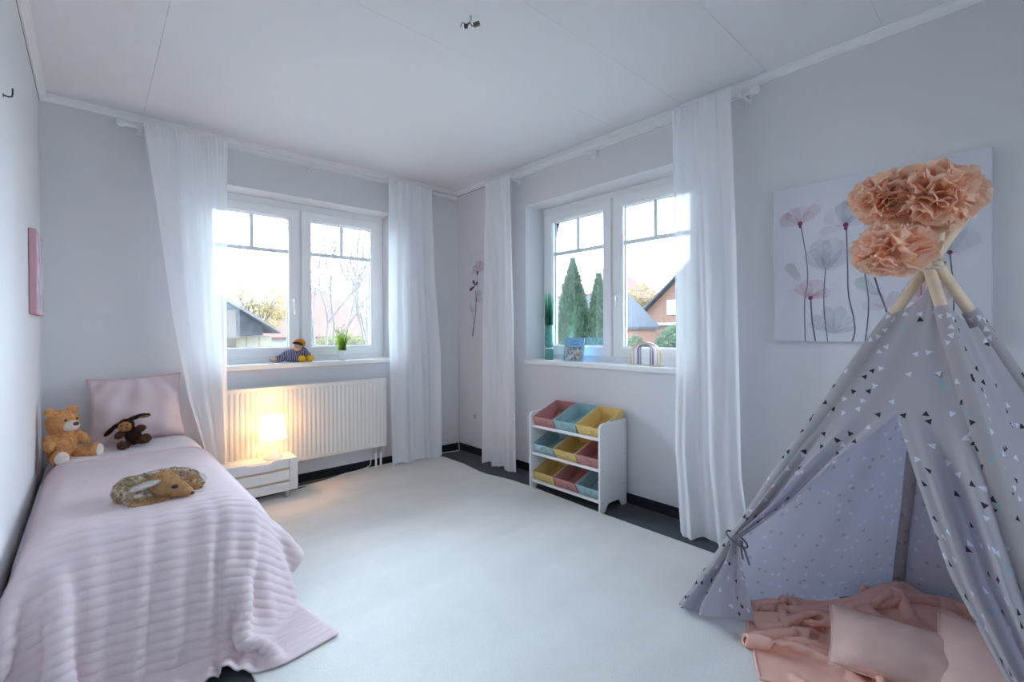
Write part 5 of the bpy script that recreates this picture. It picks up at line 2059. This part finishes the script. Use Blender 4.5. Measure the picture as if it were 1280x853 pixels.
def leafball(mb, c, r, n, size, rr, mi=0, shape=None):
    c = Vector(c)
    for k in range(n):
        while True:
            d = Vector((rr.uniform(-1, 1), rr.uniform(-1, 1), rr.uniform(-1, 1)))
            if 0.15 < d.length < 1: break
        d = d.normalized() * (d.length ** 0.35)
        p = c + Vector((d.x * r[0], d.y * r[1], d.z * r[2]))
        a = Vector((rr.gauss(0, 1), rr.gauss(0, 1), rr.gauss(0, 1))).normalized()
        b_ = a.orthogonal().normalized()
        s = size * rr.uniform(0.6, 1.3)
        mb.add([p - a * s, p + b_ * s * 0.5, p + a * s, p - b_ * s * 0.5], [(0, 1, 2, 3)], mi)


def branch(mb, p, d, ln, r, depth, rr, spread_=0.55):
    q = p
    pts = [p]
    dd = d.normalized()
    for k in range(3):
        dd = (dd + Vector((rr.gauss(0, 0.10), rr.gauss(0, 0.10), rr.gauss(0.03, 0.05)))).normalized()
        q = q + dd * ln / 3
        pts.append(q)
    mb.tube(pts, [r, r * 0.9, r * 0.78, r * 0.66], 6 if depth > 1 else 4, cap=False)
    if depth == 0: return
    for k in range(3 if depth > 1 else 2):
        base = pts[rr.choice((2, 3, 3))]
        nd = (dd + Vector((rr.gauss(0, spread_), rr.gauss(0, spread_), rr.gauss(0.1, spread_ * 0.6)))).normalized()
        branch(mb, base, nd, ln * rr.uniform(0.6, 0.82), r * 0.58, depth - 1, rr, spread_)


def bare_tree(x, y, seed, label, stems=3):
    rr = random.Random(seed)
    root = empty('bare_tree', (x, y, GZ), label, 'tree', group=None)
    for k in range(stems):
        mb = MB()
        d = Vector((rr.gauss(0, 0.2), rr.gauss(0, 0.15), 1))
        branch(mb, Vector((x + rr.gauss(0, 0.08), y + rr.gauss(0, 0.08), GZ - 0.02)), d, 1.7, 0.042, 5, rr, 0.34)
        part(mb, 'stem', E_['bark'], root, smooth=True, recalc=False)


bare_tree(3.56, 10.2, 4, 'bare leafless tree outside, just right of the back window post', 2)
bare_tree(4.10, 10.6, 9, 'bare leafless tree outside, behind the potted grass', 2)
bare_tree(4.72, 10.0, 15, 'bare leafless tree outside, at the right edge of the back window', 3)


def leaf_mat(name, c, var=0.3):
    return cloth(name, c, 0.3, var, 2.5, 30, 0.1)


def broad_tree(name, x, y, crown, trunk_h, m, label, n, seed, size=0.07):
    rr = random.Random(seed)
    root = empty(name, (x, y, GZ), label, 'tree')
    mb = MB()
    mb.tube([(x, y, GZ), (x + 0.03, y, trunk_h * 0.6), (x, y, trunk_h + 0.5)], [0.12, 0.10, 0.06], 8)
    for k in range(7):
        a = k * 0.9
        mb.tube([(x, y, trunk_h * 0.8), (x + 0.35 * math.cos(a), y + 0.35 * math.sin(a), trunk_h + 0.6), (x + 0.6 * math.cos(a), y + 0.6 * math.sin(a), trunk_h + 1.1)], [0.04, 0.03, 0.015], 6)
    part(mb, 'trunk', E_['bark'], root, smooth=True)
    mb = MB()
    for c, r in crown:
        leafball(mb, c, r, int(n / len(crown)), size, rr)
    part(mb, 'crown', m, root, recalc=False)


YEL = leaf_mat('autumn_yellow_leaves', (0.30, 0.235, 0.12))
broad_tree('autumn_tree', 4.1, 17.0, [((4.05, 17, 2.35), (0.75, 0.7, 0.75)), ((3.6, 17.1, 2.0), (0.5, 0.5, 0.5)), ((4.7, 17, 2.05), (0.55, 0.5, 0.55)), ((4.1, 17, 1.6), (0.7, 0.6, 0.5))], 1.2, YEL,
           'pale yellow autumn tree behind the shed, seen through the back window', 2600, 31, 0.06)
broad_tree('autumn_tree', 13.9, 0, [], 0, YEL, '', 0, 1) if False else None
broad_tree('autumn_tree', 22.0, 13.9, [((22, 13.9, 2.9), (0.8, 0.75, 0.8)), ((22, 14.4, 2.3), (0.7, 0.6, 0.7)), ((22, 13.4, 2.2), (0.6, 0.6, 0.6))], 1.4, YEL,
           'yellow autumn tree between the roofs, seen through the right window', 2600, 33, 0.08)


def thuja(x, y, h, r, seed, label):
    rr = random.Random(seed)
    root = empty('thuja', (x, y, GZ), label, 'conifer')
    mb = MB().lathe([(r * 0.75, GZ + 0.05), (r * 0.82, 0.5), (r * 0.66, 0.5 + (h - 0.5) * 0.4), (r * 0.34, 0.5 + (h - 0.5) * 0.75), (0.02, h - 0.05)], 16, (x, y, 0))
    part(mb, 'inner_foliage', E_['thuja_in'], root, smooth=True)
    mb = MB()
    for k in range(5200):
        t = rr.random() ** 0.8
        z = GZ + (h - GZ) * t
        q = max(0.02, r * (1 - ((z - GZ) / (h - GZ)) ** 2.3)) * rr.uniform(0.72, 1.06)
        a = rr.uniform(0, 2 * PI)
        p = Vector((x + q * math.cos(a), y + q * math.sin(a), z))
        d = Vector((math.cos(a) * 0.5, math.sin(a) * 0.5, rr.uniform(0.6, 1.4))).normalized()
        s = d.cross(Vector((rr.gauss(0, 1), rr.gauss(0, 1), rr.gauss(0, 1)))).normalized()
        L_ = rr.uniform(0.05, 0.10)
        mb.add([p, p + d * L_ * 0.5 + s * 0.018, p + d * L_, p + d * L_ * 0.5 - s * 0.018], [(0, 1, 2, 3)])
    part(mb, 'foliage', E_['thuja'], root, recalc=False)
    mb = MB().tube([(x, y, GZ), (x, y, 0.2)], 0.06, 8)
    part(mb, 'trunk', E_['bark'], root)


E_['thuja'] = leaf_mat('thuja_green', (0.085, 0.125, 0.085), 0.35)
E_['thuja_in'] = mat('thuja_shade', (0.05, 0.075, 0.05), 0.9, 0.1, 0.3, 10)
thuja(7.5, 6.40, 2.60, 0.45, 3, 'taller of two green conifers outside, directly behind the blue book')
thuja(7.7, 5.88, 2.24, 0.34, 5, 'shorter green conifer outside, left of the right window post')


def shrub(x, y, r, h, m, label, n, seed, size=0.03):
    rr = random.Random(seed)
    root = empty('shrub', (x, y, GZ), label, 'shrub')
    mb = MB()
    leafball(mb, (x, y, GZ + h * 0.55), (r, r, h * 0.47), n, size, rr)
    leafball(mb, (x, y - r * 0.3, GZ + h * 0.5), (r * 0.9, r * 0.9, h * 0.42), n // 2, size, rr)
    part(mb, 'leaves', m, root, recalc=False)
    mb = MB()
    for k in range(6):
        a = k * 1.05
        mb.tube([(x + 0.04 * math.cos(a), y + 0.04 * math.sin(a), GZ), (x + r * 0.4 * math.cos(a), y + r * 0.4 * math.sin(a), GZ + h * 0.5), (x + r * 0.6 * math.cos(a), y + r * 0.6 * math.sin(a), GZ + h * 0.8)], [0.02, 0.015, 0.006], 6)
    part(mb, 'stems', E_['bark'], root)


SH = leaf_mat('box_green_leaves', (0.075, 0.12, 0.075))
SHY = leaf_mat('yellowing_hedge_leaves', (0.20, 0.19, 0.10))
shrub(8.0, 4.38, 0.42, 1.55, SH, 'round green shrub outside, at the right of the right window', 5200, 41)
shrub(8.3, 4.18, 0.36, 1.92, SH, 'taller green shrub outside, partly behind the curtain by the tent', 4000, 43)
shrub(8.8, 5.75, 0.30, 1.35, SH, 'low green shrub outside, beside the right window post', 2500, 44)
for k, (x, y, r, h) in enumerate(((4.55, 12.2, 0.45, 1.36), (5.2, 12.4, 0.45, 1.42), (5.85, 12.6, 0.45, 1.38))):
    shrub(x, y, r, h, SHY, ('yellowing low hedge bush outside, leftmost of the three behind the bare trees', 'yellowing low hedge bush outside, middle of the three behind the bare trees',
                          'yellowing low hedge bush outside, rightmost of the three behind the bare trees')[k], 2200, 50 + k, 0.04)


def house(name, x0, x1, y0, y1, eave, ridge, axis, wallm, roofm, label, hip=0.0, wins=(), over=0.25):
    """axis: the direction of the ridge"""
    root = empty(name, ((x0 + x1) / 2, (y0 + y1) / 2, GZ), label, 'house')
    mb = MB()
    if axis == 'x' and hip == 0:
        ym = (y0 + y1) / 2
        mb.prism([(y0, GZ), (y1, GZ), (y1, eave), (ym, ridge - 0.06), (y0, eave)], x0, x1, lambda a, b, h: Vector((h, a, b)))
    elif axis == 'y' and hip == 0:
        xm = (x0 + x1) / 2
        mb.prism([(x0, GZ), (x1, GZ), (x1, eave), (xm, ridge - 0.06), (x0, eave)], y0, y1, lambda a, b, h: Vector((a, h, b)))
    else:
        mb.box((x0, y0, GZ), (x1, y1, eave))
    part(mb, 'walls', wallm, root)
    mb = MB()
    th_ = 0.09
    X0, X1, Y0, Y1 = x0 - over, x1 + over, y0 - over, y1 + over
    if axis == 'x':
        ym = (y0 + y1) / 2
        sl_ = (ridge - eave) / ((y1 - y0) / 2)
        ez = eave - sl_ * over
        top = [(X0, Y0, ez), (X1, Y0, ez), (X1 - hip, ym, ridge), (X0 + hip, ym, ridge), (X0, Y1, ez), (X1, Y1, ez)]
    else:
        xm = (x0 + x1) / 2
        sl_ = (ridge - eave) / ((x1 - x0) / 2)
        ez = eave - sl_ * over
        top = [(X1, Y0, ez), (X1, Y1, ez), (xm, Y1 - hip, ridge), (xm, Y0 + hip, ridge), (X0, Y0, ez), (X0, Y1, ez)]
    vs = top + [(a, b_, c - 0 + th_) for a, b_, c in top]
    def q(*ids): return [tuple(ids), tuple(i + 6 for i in reversed(ids))]
    fs = q(0, 1, 2, 3) + q(3, 2, 5, 4) + (q(0, 3, 4) + q(1, 5, 2) if hip else [])
    ringe = [(0, 1), (1, 2), (2, 5), (5, 4), (4, 3), (3, 0)] if not hip else [(0, 1), (1, 5), (5, 4), (4, 0)]
    fs += [(a, b_, b_ + 6, a + 6) for a, b_ in ringe]
    mb.add(vs, fs)
    part(mb, 'roof', roofm, root)
    for (side, a0, a1, z0, z1, fill) in wins:
        m1, m2 = MB(), MB()
        if side == 'x':      # on the wall that faces -x
            m1.box((x0 - 0.04, a0, z0), (x0 + 0.02, a1, z1)); m2.box((x0 - 0.05, a0 + 0.07, z0 + 0.07), (x0 - 0.03, (a0 + a1) / 2 - 0.03, z1 - 0.07)); m2.box((x0 - 0.05, (a0 + a1) / 2 + 0.03, z0 + 0.07), (x0 - 0.03, a1 - 0.07, z1 - 0.07))
        else:
            m1.box((a0, y0 - 0.04, z0), (a1, y0 + 0.02, z1)); m2.box((a0 + 0.07, y0 - 0.05, z0 + 0.07), (a1 - 0.07, y0 - 0.03, z1 - 0.07))
        w_ = part(m1, 'window', E_['white'], root)
        part(m2, 'pane', E_[fill], w_)
    return root


house('red_roofed_house', 5.6, 12.6, 24.2, 31.0, 0.95, 3.55, 'x', E_['white'], E_['redroof'], 'red-roofed house across the gardens, behind the bare trees', hip=3.0,
      wins=(('y', 7.2, 8.2, 0.0, 0.8, 'dark'), ('y', 9.6, 10.6, 0.0, 0.8, 'dark')))
house('brick_house', 18.0, 27.0, 5.0, 11.9, 1.30, 4.35, 'x', E_['brick'], E_['greyroof'], 'orange brick gable house seen at the right of the right window', hip=0.0,
      wins=(('x', 9.30, 10.18, 1.75, 2.38, 'white'), ('x', 7.4, 8.4, 0.3, 1.3, 'dark')), over=0.3)
house('garage', 14.0, 15.2, 9.05, 12.4, 1.36, 2.42, 'y', E_['brick'], E_['greyroof'], 'low brick garage with grey hipped roof outside the right window', hip=0.9, over=0.12,
      wins=(('x', 9.9, 10.6, 0.3, 1.0, 'dark'),))
house('white_house', 19.2, 27.0, 15.3, 21.0, 3.0, 4.75, 'y', E_['white'], E_['redroof'], 'white house with pale red roof behind the two conifers', hip=1.5,
      wins=(('x', 15.5, 16.8, 1.9, 2.8, 'dark'), ('x', 15.5, 16.8, 0.3, 1.5, 'white')))
# long white wall cap in front of the brick house
tag(MB().box((16.5, 6.5, GZ), (16.7, 10.3, 1.30)).build('garden_wall', E_['brick']), 'low brick garden wall with white coping before the brick house', 'wall')
wc = MB().box((16.42, 6.5, 1.30), (16.78, 10.32, 1.40)).build('coping', E_['white'])
wc.parent = bpy.data.objects['garden_wall']

# open-fronted garden shed behind the back window
shd = empty('garden_shed', (0.7, 10.4, GZ), 'weathered garden shed with grey gable roof outside the back window', 'shed')
rid_x, rid_z, eav_x, eav_z = 0.62, 2.33, 2.50, 1.10
mb = MB()
for s in (1, -1):
    ex_ = rid_x + s * (eav_x - rid_x)
    mb.prism([(rid_x, rid_z), (ex_, eav_z), (ex_, eav_z + 0.03), (rid_x, rid_z + 0.12)], 8.9, 12.4, lambda a, b, h: Vector((a, h, b)))
part(mb, 'roof', mat('pale_grey_felt_roof', (0.15, 0.145, 0.15), 0.9, 0.1, 0.1, 4), shd)
mb = MB().prism([(rid_x - 1.5, 1.07), (rid_x + 1.62, 1.07), (rid_x + 1.62, 1.26), (rid_x, rid_z - 0.005), (rid_x - 1.5, 1.30)], 9.05, 9.09, lambda a, b, h: Vector((a, h, b)))
part(mb, 'gable_boards', E_['timber'], shd)
for x in (1.74, -0.5):
    mb = MB().box((x - 0.075, 8.98, GZ), (x + 0.075, 9.13, 1.5))
    part(mb, 'post', E_['brown'], shd, bevel=0.005)
mb = MB()
for k in range(14):
    x = -0.42 + k * 0.205
    mb.box((x, 9.30, GZ), (x + 0.198, 9.325, 1.065))
part(mb, 'cream_cladding', E_['cream'], shd)
mb = MB().box((-0.9, 9.4, GZ), (-0.85, 12.2, 1.2))
mb.box((2.12, 9.4, GZ), (2.17, 12.2, 1.2)); mb.box((-0.9, 12.15, GZ), (2.17, 12.2, 2.0))
part(mb, 'side_boards', E_['timber'], shd)
